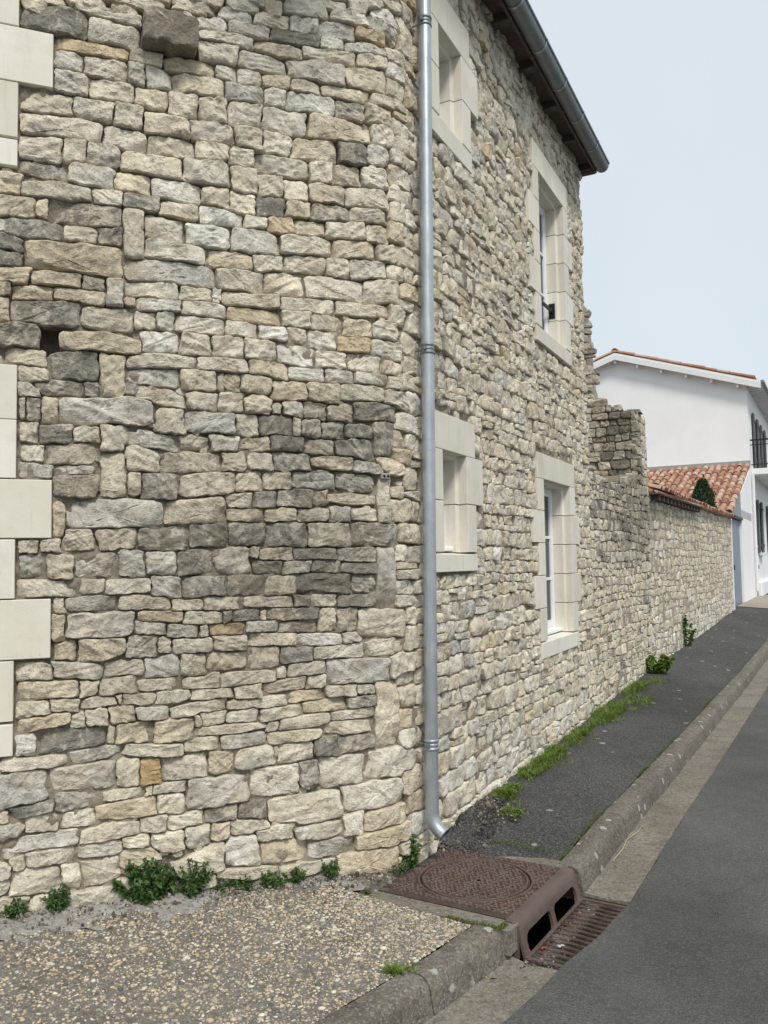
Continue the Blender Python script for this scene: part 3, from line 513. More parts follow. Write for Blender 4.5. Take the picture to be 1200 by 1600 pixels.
# ------------------------------------------------------------------ stone house
house = thing('stone_house', (K[0], K[1], -0.1), 'two-storey cream rubble stone house with rounded corner and pale dressed window surrounds', 'house')
TRACE = "-2112,4738,4693,-1901,4770,4704,t;-2142,4681,4552,-1811,4710,4559,d;-1897,4766,4695,-1525,4752,4679,c;-1824,4840,4774,-1397,4851,4775,t;-1806,4683,4563,-1537,4666,4546,c;-1529,4746,4553,-1229,4752,4573,D!;-1397,4846,4777,-1232,4848,4752,t;-1242,4840,4738,-1030,4841,4771,w;-1377,4914,4861,-1113,4930,4860,g;-1963,4538,4473,-1592,4549,4487,o;-1978,4459,4364,-1835,4455,4371,g;-1831,4466,4365,-1596,4476,4357,g;-1606,4469,4366,-1511,4473,4338,b;-1509,4458,4339,-1367,4462,4339,g;-1600,4527,4480,-1407,4548,4471,t;-1407,4541,4464,-1132,4554,4479,y;-1224,4734,4684,-903,4783,4701,c;-1229,4679,4573,-989,4693,4579,c;-1975,4355,4240,-1805,4365,4236,g;-1798,4351,4235,-1567,4353,4248,t;-1557,4329,4236,-1387,4337,4243,c;-1364,4449,4350,-1070,4481,4368,c;-1380,4344,4234,-1220,4360,4217,c;-1215,4345,4223,-1050,4372,4217,t;-2143,4206,4093,-1884,4218,4110,t;-1879,4219,4129,-1673,4229,4119,c;-1666,4230,4098,-1521,4228,4102,t;-2136,4085,3968,-1727,4102,3986,g;-1725,4105,3986,-1499,4082,3974,w;-1514,4203,4080,-1263,4193,4088,t;-1494,4080,3965,-1243,4092,3992,t;-1268,4201,4089,-1015,4218,4105,g;-2145,3968,3834,-1936,3977,3835,c;-1934,3974,3835,-1818,3990,3840,t;-1811,3976,3856,-1642,3985,3861,g;-1241,4087,3987,-1030,4103,4007,c;-1108,4921,4839,-905,4937,4865,w;-966,5021,4960,-739,5043,4965,g;-725,5080,4968,-427,5108,4984,g;-901,4938,4844,-682,4940,4847,c;-679,4946,4851,-500,4971,4869,g;-494,4961,4870,-276,4972,4873,b;-426,5097,4988,-192,5096,4991,c;-423,5166,5109,-318,5158,5111,t;-259,5184,5102,-61,5206,5117,c;-195,5089,5001,67,5083,4987,g;-274,4966,4909,-57,4989,4918,o;-1067,4833,4768,-806,4844,4774,w;-801,4834,4773,-495,4859,4797,d;-506,4845,4792,-351,4868,4800,w;-898,4751,4702,-609,4749,4682,c;-609,4766,4704,-265,4802,4721,c;-322,4869,4812,-52,4880,4838,g;-264,4802,4733,-53,4833,4744,t;-984,4678,4580,-698,4663,4574,b;-693,4675,4581,-338,4711,4591,g;-336,4706,4592,-51,4740,4593,t;-1127,4539,4485,-995,4561,4486,c;-995,4561,4486,-857,4552,4487,w;-851,4564,4482,-677,4562,4492,y;-677,4551,4490,-492,4577,4504,t;-487,4562,4500,-187,4576,4507,c;-1074,4470,4362,-839,4463,4379,b;-838,4479,4381,-714,4488,4385,c;-700,4485,4380,-406,4488,4392,w;-406,4482,4386,-213,4485,4394,d;-179,4561,4509,2,4572,4507,c;-216,4485,4399,-26,4504,4398,t;-1048,4356,4222,-850,4363,4232,c;-850,4363,4226,-582,4370,4229,c;-582,4370,4236,-167,4374,4242,y;-1023,4222,4104,-852,4226,4090,t;-848,4216,4102,-680,4202,4103,w;-673,4204,4083,-391,4220,4091,t;-386,4227,4109,-202,4248,4100,d;-170,4373,4259,13,4366,4260,c;-2142,3827,3756,-1908,3818,3747,d;-1901,3849,3770,-1671,3852,3744,w;-1674,3837,3744,-1481,3837,3733,t;-1634,3957,3858,-1310,3958,3844,c;-1305,3969,3865,-1041,3993,3846,g;-2132,3718,3646,-1782,3719,3659,t;-2257,3723,3632,-2137,3727,3643,y;-1776,3720,3655,-1630,3722,3647,c;-1630,3720,3647,-1429,3722,3640,d;-1481,3819,3740,-1198,3830,3725,w;-1195,3828,3731,-1045,3833,3718,t;-2255,3627,3512,-2066,3636,3528,y;-2057,3626,3539,-2000,3632,3539,t;-2000,3617,3515,-1622,3638,3532,d;-1429,3722,3640,-1215,3723,3631,c;-1213,3723,3629,-967,3701,3630,w;-2203,3505,3424,-1926,3520,3417,d;-1924,3501,3427,-1756,3509,3434,t;-1751,3516,3425,-1626,3526,3433,d;-1621,3633,3371,-1514,3640,3380,c;-1508,3629,3502,-1291,3618,3489,b;-1293,3608,3499,-1035,3612,3486,w;-2245,3418,3347,-2114,3388,3330,d;-2244,3328,3257,-2115,3330,3255,d;-2112,3393,3273,-1626,3421,3251,y;-1512,3481,3395,-1185,3472,3381,c;-1621,3363,3247,-1131,3369,3255,b;-1173,3468,3385,-908,3459,3390,t;-2243,3243,3172,-2087,3252,3180,y;-2084,3238,3180,-1837,3247,3168,y;-1827,3243,3167,-1721,3245,3176,d;-1059,4085,3979,-902,4091,3985,c;-897,4070,3963,-565,4088,3975,g;-565,4085,3978,-434,4094,3973,t;-427,4086,3972,-242,4092,3981,y;-240,4103,3985,-56,4111,3992,c;-214,4244,4130,-32,4239,4123,w;-1039,3972,3833,-889,3986,3833,c;-875,3956,3826,-737,3967,3839,t;-728,3941,3825,-572,3955,3834,c;-570,3944,3829,-348,3949,3848,t;-352,3959,3850,-52,3969,3852,c;-1045,3827,3711,-899,3818,3703,c;-895,3818,3706,-716,3818,3715,d;-716,3820,3715,-565,3824,3722,t;-574,3823,3719,-324,3832,3744,d;-324,3837,3748,-54,3848,3774,t;-962,3702,3627,-820,3706,3641,c;-822,3700,3614,-668,3711,3621,o;-663,3708,3625,-468,3717,3636,t;-472,3724,3634,-221,3751,3650,c;-215,3748,3639,-61,3761,3647,t;-1030,3613,3486,-758,3628,3488,g;-756,3607,3505,-432,3622,3523,c;-432,3622,3518,-144,3638,3533,t;-138,3631,3521,-3,3638,3536,t;-906,3465,3380,-732,3481,3393,g;-735,3480,3394,-474,3510,3408,c;-474,3513,3408,-325,3525,3411,c;-329,3525,3403,-79,3542,3419,g;-1118,3362,3251,-859,3369,3258,t;-838,3380,3266,-602,3394,3258,c;-606,3393,3269,-241,3396,3265,c;-232,3403,3269,41,3419,3287,t;-2242,3175,3095,-2178,3173,3097,d;-2172,3159,3088,-1974,3174,3101,y;-1972,3169,3104,-1710,3156,3108,y;-1713,3249,3101,-1620,3255,3101,g;-1616,3241,3176,-1328,3263,3166,c;-1323,3243,3171,-1146,3241,3176,t;-1146,3257,3179,-1093,3252,3178,w;-2249,3085,2958,-2183,3092,2962,y;-2177,3080,2974,-1838,3093,2972,d;-1620,3145,3106,-1561,3147,3107,y;-1549,3151,3081,-1313,3157,3098,g;-1318,3162,3100,-1073,3171,3088,g;-1563,3073,2997,-1454,3074,2994,t;-1446,3078,2990,-1352,3087,2993,g;-1338,3085,2992,-1073,3073,2984,c;-1835,3074,2967,-1578,3080,2961,t;-2239,2949,2832,-2051,2966,2840,d;-1924,2944,2848,-1522,2931,2831,y;-1525,2980,2875,-1325,2978,2871,w;-1323,2983,2867,-1154,2983,2865,w;-1149,2978,2870,-971,2983,2863,c;-2170,2818,2757,-2015,2817,2750,t;-1989,2804,2685,-1743,2850,2677,d;-1743,2838,2614,-1614,2839,2612,t;-1600,2845,2776,-1232,2848,2782,c;-1232,2848,2787,-942,2860,2787,w;-2135,2732,2670,-1988,2728,2671,t;-2057,2657,2586,-1821,2672,2595,d;-2134,2652,2581,-2018,2616,2579,c;-1819,2667,2600,-1742,2673,2597,d;-1611,2765,2691,-1325,2770,2685,g;-1323,2776,2680,-1120,2780,2674,c;-1117,2770,2688,-1082,2767,2677,c;-2133,2572,2473,-2101,2574,2475,t;-2099,2574,2470,-2023,2578,2469,d;-2022,2586,2455,-1943,2588,2451,y;-1930,2584,2455,-1477,2600,2462,g;-1544,2681,2602,-1289,2622,2556,t;-1284,2642,2566,-1120,2642,2558,c;-1444,2553,2424,-1306,2560,2425,t;-1296,2546,2445,-1014,2545,2434,b;-1149,3257,3179,-1106,3256,3176,w;-1100,3236,3163,-748,3247,3178,t;-748,3247,3172,-421,3249,3177,c;-421,3262,3183,-41,3253,3185,t;-52,3263,3167,103,3254,3161,t;-1063,3157,3089,-754,3145,3076,o;-749,3156,3076,-571,3163,3073,c;-571,3147,3069,-379,3154,3069,t;-377,3143,3050,-183,3145,3042,t;-183,3148,3051,-6,3152,3048,c;-1070,3073,2985,-893,3058,2981,c;-884,3059,2990,-717,3063,2992,w;-714,3069,2973,-576,3065,2974,t;-598,3058,2956,-417,3058,2946,w;-420,3041,2949,-197,3044,2952,o;-197,3039,2944,57,3028,2931,c;-966,2975,2874,-779,2984,2862,c;-775,2958,2862,-549,2965,2845,w;-553,2944,2847,-350,2949,2845,w;-350,2949,2851,-121,2940,2844,t;-121,2918,2840,46,2918,2835,c;-939,2858,2777,-717,2856,2761,t;-716,2837,2772,-497,2832,2756,w;-495,2835,2765,-315,2842,2768,g;-313,2840,2772,-79,2828,2770,g;-79,2837,2756,31,2831,2752,t;-1114,2765,2693,-988,2763,2681,y;-983,2769,2681,-810,2765,2669,t;-800,2750,2645,-598,2748,2641,y;-595,2748,2652,-405,2755,2650,t;-401,2755,2658,-104,2742,2662,t;-107,2736,2670,87,2715,2629,t;-1114,2652,2571,-965,2656,2558,t;-965,2651,2558,-806,2640,2545,t;-806,2613,2561,-753,2611,2561,g;-742,2622,2554,-624,2624,2549,g;-624,2634,2549,-484,2626,2535,d;-484,2626,2535,-312,2625,2540,g;-306,2647,2549,-17,2645,2562,d;-1011,2550,2427,-880,2547,2422,t;-883,2552,2443,-684,2557,2438,D;-679,2541,2441,-641,2533,2438,t;-639,2533,2438,-515,2534,2432,g;-2128,2439,2343,-2025,2444,2345,t;-2033,2444,2345,-1876,2451,2349,d;-1864,2433,2361,-1741,2434,2361,c;-1723,2449,2309,-1613,2454,2313,t;-1722,2301,2078,-1612,2305,2084,t;-2116,2337,2244,-2004,2341,2244,c;-2002,2332,2238,-1763,2336,2232,g;-2126,2241,2157,-1967,2242,2157,g;-1967,2225,2178,-1763,2242,2187,g;-1962,2173,2088,-1758,2187,2073,d;-1529,2424,2345,-1328,2392,2328,g;-1328,2412,2352,-1166,2404,2348,t;-1594,2333,2206,-1420,2339,2206,c;-1415,2310,2211,-1101,2305,2224,t;-1593,2201,2085,-1528,2198,2083,c;-1523,2193,2076,-1333,2198,2069,d;-1319,2193,2079,-1024,2226,2089,g;-1960,2041,1859,-1901,2037,1854,y;-1895,2047,1906,-1419,2058,1921,g;-1407,2034,1931,-1075,2080,1932,t;-1911,1887,1788,-1770,1894,1787,c;-1738,1887,1792,-1549,1906,1795,t;-1544,1896,1795,-1270,1896,1778,d;-1267,1911,1797,-1067,1927,1808,d;-2130,1845,1781,-2032,1845,1777,g;-2024,1842,1787,-1924,1842,1784,t;-2116,1775,1657,-1999,1771,1649,b;-1987,1766,1641,-1867,1769,1633,t;-1860,1769,1647,-1641,1776,1647,g;-1638,1786,1652,-1509,1780,1647,b;-1507,1775,1649,-1343,1778,1646,g;-1338,1778,1646,-1148,1787,1647,d;-521,2516,2441,-370,2517,2420,g;-370,2507,2431,-193,2504,2433,d;-188,2537,2351,-51,2535,2342,d;-1151,2415,2344,-1000,2418,2339,g;-989,2406,2350,-815,2424,2351,y;-813,2424,2351,-618,2421,2347,d;-615,2416,2342,-433,2429,2341,t;-433,2418,2343,-195,2433,2313,d;-1091,2326,2219,-964,2330,2220,t;-959,2310,2243,-808,2315,2235,c;-792,2331,2248,-583,2322,2238,g;-580,2312,2259,-331,2323,2255,y;-305,2304,2245,-142,2277,2233,g;-141,2315,2244,39,2320,2237,y;-1018,2216,2114,-872,2215,2112,c;-863,2210,2122,-703,2208,2109,t;-671,2225,2147,-433,2231,2141,b;-430,2220,2151,-209,2210,2129,b;-1082,2098,2027,-929,2095,2029,t;-921,2106,2029,-781,2108,2020,d;-776,2113,2036,-574,2122,2033,d;-575,2096,2043,-481,2113,2055,t;-481,2097,2044,-199,2102,2058,t;-1072,1997,1942,-859,2009,1943,y;-854,1994,1948,-670,2011,1949,y;-662,2011,1947,-466,2011,1947,t;-463,2013,1944,-338,2012,1945,g;-328,2014,1955,-171,2005,1951,t;-1058,1922,1816,-848,1932,1815,d;-855,1927,1805,-601,1928,1792,d;-598,1928,1803,-337,1929,1796,t;-339,1929,1801,-3,1926,1789,d;4,1931,1811,225,1932,1801,c;-1148,1797,1647,-929,1795,1648,g;-944,1795,1739,-885,1795,1739,t;-888,1779,1739,-685,1788,1726,t;-680,1783,1726,-432,1791,1720,d;-424,1786,1712,-193,1781,1704,g;-923,1729,1648,-755,1727,1642,d;-755,1717,1645,-586,1714,1647,g;-584,1719,1652,-405,1719,1645,d;-403,1701,1638,-182,1703,1631,d;-157,2189,1945,-72,2192,1946,t;-2132,1638,1551,-1839,1636,1547,t;-1831,1643,1570,-1706,1641,1569,t;-1704,1633,1562,-1468,1638,1555,c;-1471,1638,1541,-1309,1634,1532,g;-1304,1636,1528,-1073,1644,1535,d;-1900,1539,1484,-1644,1556,1480,g;-1642,1541,1475,-1378,1538,1470,t;-1367,1523,1460,-1202,1519,1459,t;-1196,1525,1456,-980,1525,1455,t;-1957,1546,1467,-1905,1544,1465,t;-1960,1463,1324,-1904,1462,1322,y;-1898,1451,1345,-1559,1467,1329,g;-1531,1461,1404,-1304,1460,1390,o;-1306,1448,1385,-1097,1443,1381,t;-1554,1414,1352,-1398,1399,1341,g;-1389,1379,1314,-1222,1382,1313,g;-1217,1379,1318,-1168,1376,1316,t;-1165,1376,1315,-971,1381,1314,O;-1950,1315,1232,-1853,1319,1231,y;-1828,1327,1211,-1603,1331,1241,y;-1600,1340,1222,-1439,1338,1213,b;-1445,1314,1237,-1359,1317,1237,t;-1355,1305,1229,-1149,1305,1236,c;-2128,1219,1134,-1958,1205,1143,t;-1954,1205,1141,-1726,1196,1112,g;-1694,1199,1129,-1503,1202,1131,t;-1500,1211,1113,-1326,1221,1105,g;-1324,1216,1105,-1179,1218,1102,t;-1174,1218,1130,-954,1221,1131,c;-2114,1119,1038,-1827,1114,1045,y;-1825,1109,1031,-1734,1103,1043,t;-1721,1107,1037,-1544,1124,1034,g;-1544,1095,1043,-1319,1100,1061,t;-1309,1094,1041,-1105,1096,1027,t;-2121,1027,953,-1970,1012,964,t;-1967,1023,973,-1829,1022,965,t;-1828,1017,962,-1649,1022,976,t;-1644,1031,985,-1623,1030,983,t;-1622,1030,983,-1437,1026,983,t;-1435,1012,969,-1254,1028,984,c;-1252,1023,979,-1033,1022,975,t;-1374,936,893,-1078,971,910,c;-1069,1644,1534,-857,1645,1534,d;-857,1640,1539,-671,1640,1533,t;-669,1636,1528,-346,1635,1528,D;-343,1630,1524,-182,1627,1520,d;-177,1793,1445,-46,1793,1435,g;-973,1522,1462,-698,1519,1462,t;-695,1524,1462,-594,1526,1459,d;-591,1516,1456,-431,1520,1450,t;-428,1516,1457,-185,1515,1451,d;-1092,1449,1386,-1046,1447,1387,d;-1036,1454,1389,-887,1454,1391,d;-887,1449,1393,-840,1444,1391,t;-840,1452,1391,-543,1452,1380,d;-542,1442,1326,-429,1438,1323,c;-435,1443,1313,-303,1444,1305,d;-301,1433,1276,32,1420,1263,t;-969,1381,1324,-786,1377,1320,g;-781,1364,1318,-557,1382,1313,d;-1144,1305,1241,-956,1308,1228,t;-951,1307,1241,-677,1308,1242,t;-674,1303,1242,-401,1296,1228,w;-397,1296,1238,-300,1302,1239,g;-568,1216,1159,-270,1232,1158,c;-270,1232,1164,-62,1242,1159,c;-950,1225,1121,-771,1231,1135,g;-769,1231,1140,-576,1226,1144,d;-718,1127,1071,-507,1140,1073,g;-502,1145,1011,-99,1143,989,b;-92,1148,1020,119,1152,1043,c;-791,1116,1058,-733,1125,1062,c;-1101,1096,1029,-793,1116,1046,t;-879,1032,977,-618,1055,989,g;-612,1049,988,-504,1058,1006,t;-1026,1032,963,-879,1040,962,t;-500,996,944,-318,994,933,t;-312,988,936,-192,985,938,g;-740,982,916,-505,981,929,o;-640,924,863,-372,930,873,y;-366,919,864,-186,922,869,d;-1076,961,912,-729,966,916,t;-2112,938,884,-1879,960,905,y;-1874,955,886,-1802,958,880,t;-1798,958,889,-1691,963,875,t;-1684,963,888,-1557,972,883,y;-1553,953,892,-1376,953,877,g;-1648,867,778,-1456,876,775,y;-1454,864,765,-1247,881,756,y;-1245,895,832,-1213,893,830,t;-1211,902,834,-1083,904,835,t;-1247,830,775,-858,829,789,t;-2028,877,768,-1693,871,782,d;-1691,870,787,-1662,868,784,t;-2125,867,764,-2032,863,760,w;-1881,754,695,-1612,770,728,g;-1609,761,714,-1305,751,694,t;-1300,765,708,-1109,765,699,t;-2181,748,694,-1881,745,691,t;-2220,672,509,-1992,675,540,b;-1981,674,570,-1649,695,565,b;-1643,685,574,-1529,683,556,t;-1525,687,551,-1423,682,549,O;-1409,671,571,-1175,691,566,g;-1172,691,582,-1034,692,585,y;-1455,548,492,-1286,546,496,c;-1499,546,497,-1469,543,493,t;-1281,558,415,-958,542,401,b;-1714,535,489,-1504,544,502,t;-1441,486,396,-1305,484,386,c;-1944,544,467,-1718,536,485,d;-2145,509,456,-1944,526,476,d;-1744,466,402,-1448,477,397,y;-2082,457,404,-1922,460,379,c;-1918,450,387,-1757,458,385,c;-2210,504,447,-2153,501,453,t;-2209,438,355,-2070,425,398,g;-1528,375,310,-1392,381,306,g;-1388,371,305,-1195,381,319,t;-1192,380,309,-1022,387,311,d;-1818,356,298,-1533,366,315,c;-2172,350,297,-1827,367,299,g;-1610,288,251,-1484,295,239,c;-1473,293,209,-1303,290,200,c;-1300,294,218,-1166,305,205,g;-1826,276,222,-1610,270,219,g;-1076,896,842,-887,904,835,c;-885,901,826,-646,908,847,t;-845,818,775,-783,818,778,t;-777,827,782,-474,843,787,t;-474,843,808,-207,859,807,t;-524,786,725,-214,786,729,t;-1111,767,701,-857,769,715,g;-855,749,697,-531,771,715,t;-581,715,606,-438,717,597,d;-435,702,620,-199,706,623,d;-784,698,589,-586,700,589,t;-1030,682,599,-810,696,606,c;-810,686,616,-784,688,618,t;-202,1000,608,-35,987,631,t;-274,604,460,131,603,437,c;-548,595,438,-265,598,423,c;-662,596,446,-548,585,435,d;-943,565,428,-662,571,436,c;-848,407,280,-413,403,245,c;-406,422,280,-11,420,284,w;-1014,398,325,-853,393,305,d;-275,249,156,27,270,170,y;-400,259,147,-282,254,142,c;-1152,308,227,-1051,296,214,c;-1051,315,223,-840,293,235,t;-902,233,184,-699,241,172,c;-692,220,156,-406,234,158,g;-336,139,62,50,165,49,y;-1074,217,82,-892,212,51,w;-882,167,55,-623,157,67,y;-616,136,46,-338,134,58,g;-441,46,-68,-39,42,-102,y;-2076,274,217,-1829,285,208,g;-2141,218,86,-1916,198,95,c;-1911,197,95,-1821,189,94,c;-1817,206,71,-1627,202,111,t;-1632,221,148,-1436,217,115,y;-1855,46,-29,-1671,58,-32,t;-1329,132,66,-1079,207,63,t;-1305,35,-16,-1138,38,-23,t;-2207,244,166,-2142,226,182,c;-2138,243,186,-2080,270,195,t;-2205,79,18,-2062,61,30,t;-2054,55,20,-1983,61,17,t;-2206,179,88,-2141,156,104,t;-774,14,-39,-454,27,-17,c;-1119,54,16,-789,35,-17,t;-443,-134,-159,-437,-130,-155,t"
tq, tcol = [], []
for e in TRACE.split(';'):
    a = e.split(','); s0, t0, b0, s1, t1, b1 = [float(v)/1000 for v in a[:6]]
    tq.append([(s0, t0), (s1, t1), (s1, b1), (s0, b0)]); tcol.append(a[6])
TQ = np.array(tq)
# dressed surrounds: (u_left_out, u_right_out, z_bottom, z_top) + opening
WIN = [  # frame, opening u0 u1, sill top, head z, lintel top, sill bottom, extra of long blocks, number of jamb blocks, first right block long?, side margin
    dict(fr=FRR, nm='A', u0=.640, u1=1.072, zs=4.768, zh=5.443, zt=5.712, zb=4.610, m=.172, lo=.165, nb=2, firstlong=True, mid=1),
    dict(fr=FRR, nm='LA', u0=.571, u1=1.010, zs=1.761, zh=2.448, zt=2.695, zb=1.631, m=.169, lo=.152, nb=2, firstlong=True, mid=1),
    dict(fr=FRR, nm='B', u0=3.040, u1=3.940, zs=3.880, zh=5.400, zt=5.650, zb=3.730, m=.172, lo=.150, nb=5, firstlong=False, mid=3),
    dict(fr=FRR, nm='LB', u0=2.950, u1=3.905, zs=.972, zh=2.446, zt=2.680, zb=.820, m=.190, lo=.150, nb=5, firstlong=False, mid=3),
    dict(fr=FRL, nm='UL', u0=-3.25, u1=-2.345, zs=3.93, zh=5.43, zt=5.70, zb=3.778, m=.195, lo=.168, nb=5, firstlong=False, mid=3),
    dict(fr=FRL, nm='LL', u0=-3.25, u1=-2.345, zs=.935, zh=2.457, zt=2.736, zb=.768, m=.205, lo=.170, nb=5, firstlong=False, mid=3),
]
def surround_rects(W):
    r = [(W['u0']-W['m'], W['u1']+W['m'], W['zh'], W['zt']), (W['u0']-W['m'], W['u1']+W['m'], W['zb'], W['zs'])]
    hz = (W['zh']-W['zs'])/W['nb']
    for k in range(W['nb']):
        z1 = W['zh']-k*hz; lg = (k % 2 == 0) == W['firstlong']; ex = W['m']+(W['lo'] if lg else 0)
        r.append((W['u0']-ex, W['u1']+ex, z1-hz, z1))
    return r
RECTS = [r for W in WIN for r in surround_rects(W)]
BLK = [[(a, d), (b, d), (b, c), (a, c)] for a, b, c, d in RECTS]
HOLE = (-2.052, -1.925, 2.822, 2.956)
def trace_top(s): return 4.62 + .235*(s+2.2)
def free_house(zl, zh):
    zm = (zl+zh)/2; hs = []
    for a, b, c, d in RECTS:
        if min(zh, d)-max(zl, c) > .3*(zh-zl): hs.append((a, b))
    m = (TQ[:, :, 1].min(1) < zh-.02) & (TQ[:, :, 1].max(1) > zl+.02)
    smin = -2.32
    if zm < trace_top(-.3):
        right = max([-.30]+[x for x in TQ[m][:, :, 0].max(1)] if m.any() else [-.30]); left = smin if zm < trace_top(-2.2) else -2.2+(zm-4.62)/.235
        hs.append((left, right))
    return subtract(-5, 4.83, hs)
g = np.random.default_rng(11)
gq = courses(-5.0, 4.83, -.12, 6.25, .075, .145, None, g, free_house, wave=.010, split=.16, asp=(.9, 2.4), wlim=(.10, .40))
def clip_quads(qs, rects):
    out = []
    for q in qs:
        q = np.array(q); ok = True
        for a, b, c, d in rects:
            u0, u1, z0, z1 = q[:, 0].min(), q[:, 0].max(), q[:, 1].min(), q[:, 1].max()
            du = min(u1, b)-max(u0, a); dz = min(z1, d)-max(z0, c)
            if du <= .004 or dz <= .004: continue
            if du/(u1-u0) < dz/(z1-z0):
                if (u0+u1) < (a+b): q[:, 0] = np.minimum(q[:, 0], a)
                else: q[:, 0] = np.maximum(q[:, 0], b)
            else:
                if (z0+z1) < (c+d): q[:, 1] = np.minimum(q[:, 1], c)
                else: q[:, 1] = np.maximum(q[:, 1], d)
            if np.ptp(q[:, 0]) < .05 or np.ptp(q[:, 1]) < .035: ok = False; break
        if ok: out.append(q)
    return out
gq = clip_quads(gq, RECTS)
keys = list('wccccttttggyob'); pr_ = np.array([2, 5, 5, 4, 3, 4, 4, 3, 2, 2, 1, .9, .25, .5]); pr_ = pr_/pr_.sum()
gcol = [str(g.choice(keys, p=pr_)) for _ in gq]
for i, q in enumerate(gq):
    um = np.mean([p[0] for p in q]); zm = np.mean([p[1] for p in q])
    if um > .2 and zm > 5.6 and g.random() < .5: gcol[i] = 'g'
    if um > .2 and zm < .35 and g.random() < .6: gcol[i] = 'w'
st_t = make_stones(TQ, tcol, house_map, 42, (1, .975, .92, .83, .71, .57, .42, .27, .12), .003, .020, list(gq)+BLK, (-.004, .024), 3)
near = [i for i, q in enumerate(gq) if np.mean([p[0] for p in q]) < 1.6]
st_g = make_stones(np.array(gq), gcol, house_map, 22, (1, .96, .85, .60, .28), .005, .012, list(TQ)+BLK, (-.006, .024), 5)
parts = st_t + st_g
def seen_size(i):
    v = parts[i][0]; c = v.mean(0); a = parts[i][3]; ar = a[0]*a[1]
    if c[2] > HC + c[1]*.72 or c[0]/c[1] < -.5: return 0
    return -ar/(c[0]**2+c[1]**2)
link_stones(parts, house, 300, seen_size)
# small chips pressed into the wider mortar joints
def chips(quads, rects, u0, u1, z0, z1, n, g, cols, lo=.014, hi=.06):
    Q, Nn = quad_edges(np.concatenate([np.asarray(quads), np.array([[(a, d), (b, d), (b, c), (a, c)] for a, b, c, d in rects])])); out = []
    P = np.stack([g.uniform(u0, u1, n), g.uniform(z0, z1, n)], 1); qlo, qhi = Q.min(1), Q.max(1)
    for p in P:
        nb = np.where((qlo[:, 0] < p[0]+.1) & (qhi[:, 0] > p[0]-.1) & (qlo[:, 1] < p[1]+.1) & (qhi[:, 1] > p[1]-.1))[0]
        d = sdf(p[None], Q[nb], Nn[nb]).min() if len(nb) else .05
        for o_ in out:
            e = max(abs(o_[0]-p[0])-o_[2], abs(o_[1]-p[1])-o_[3]); d = min(d, e)
            if d < lo: break
        if d < lo: continue
        h_ = min(d*.9, hi); w_ = min(h_*g.uniform(1.0, 1.9), d*1.25); out.append((p[0], p[1], w_, h_))
    return [[(x-w_+g.normal(0, .004), y+h_), (x+w_, y+h_+g.normal(0, .004)), (x+w_+g.normal(0, .004), y-h_), (x-w_, y-h_+g.normal(0, .004))] for x, y, w_, h_ in out]
gch = np.random.default_rng(17)
allquads = list(TQ)+list(gq)
OPEN = [(W['u0']-.1, W['u1']+.1, W['zs']-.1, W['zh']+.1) for W in WIN]
cq = chips(allquads, RECTS+OPEN+[HOLE], -2.25, .35, -.02, 5.2, 5000, gch, None)+chips(allquads, RECTS+OPEN, .3, 4.75, .0, 6.1, 3500, gch, None, .016, .05)
cst = make_stones(cq, [str(gch.choice(list('cttgyd'))) for _ in cq], house_map, 12, (1, .88, .5), .004, .004, allquads, (-.012, .006), 19)
v, f, c = join_parts(cst); o = build('mortar_chips', v, f, M['stone'], house, True, SHARP, c); o['kind'] = 'stuff'
nA, nB = SN(1, 26, .035, .22), SN(2, 10, .3, 1.6)
def h_house(U, Z):
    h = -.024 + .013*nA(U, Z) + .010*nB(U, Z)
    h -= .022*np.clip((Z-3.0)/.4, 0, 1)*np.clip((U+1.9)/.2, 0, 1)*(U < .1)
    h += .006*(U > .2)
    hole = (U > HOLE[0]) & (U < HOLE[1]) & (Z > HOLE[2]) & (Z < HOLE[3])
    return np.where(hole, -.17, np.minimum(h, .004))
def skip_house(U, Z):
    s = np.zeros_like(U, bool)
    for a, b, c, d in RECTS: s |= (U > a+.03) & (U < b-.03) & (Z > c+.03) & (Z < d-.03)
    for W in WIN: s |= (U > W['u0']-.02) & (U < W['u1']+.02) & (Z > W['zs']-.05) & (Z < W['zh']+.05)
    return s
us = np.concatenate([np.arange(-5, -2.4, .05), np.arange(-2.4, .3, .02), np.arange(.3, 4.82, .03), [4.83]])
mortar_sheet('mortar', house_map, us, np.arange(-.2, 6.26, .025), h_house, M['mortar'], house, skip_house)

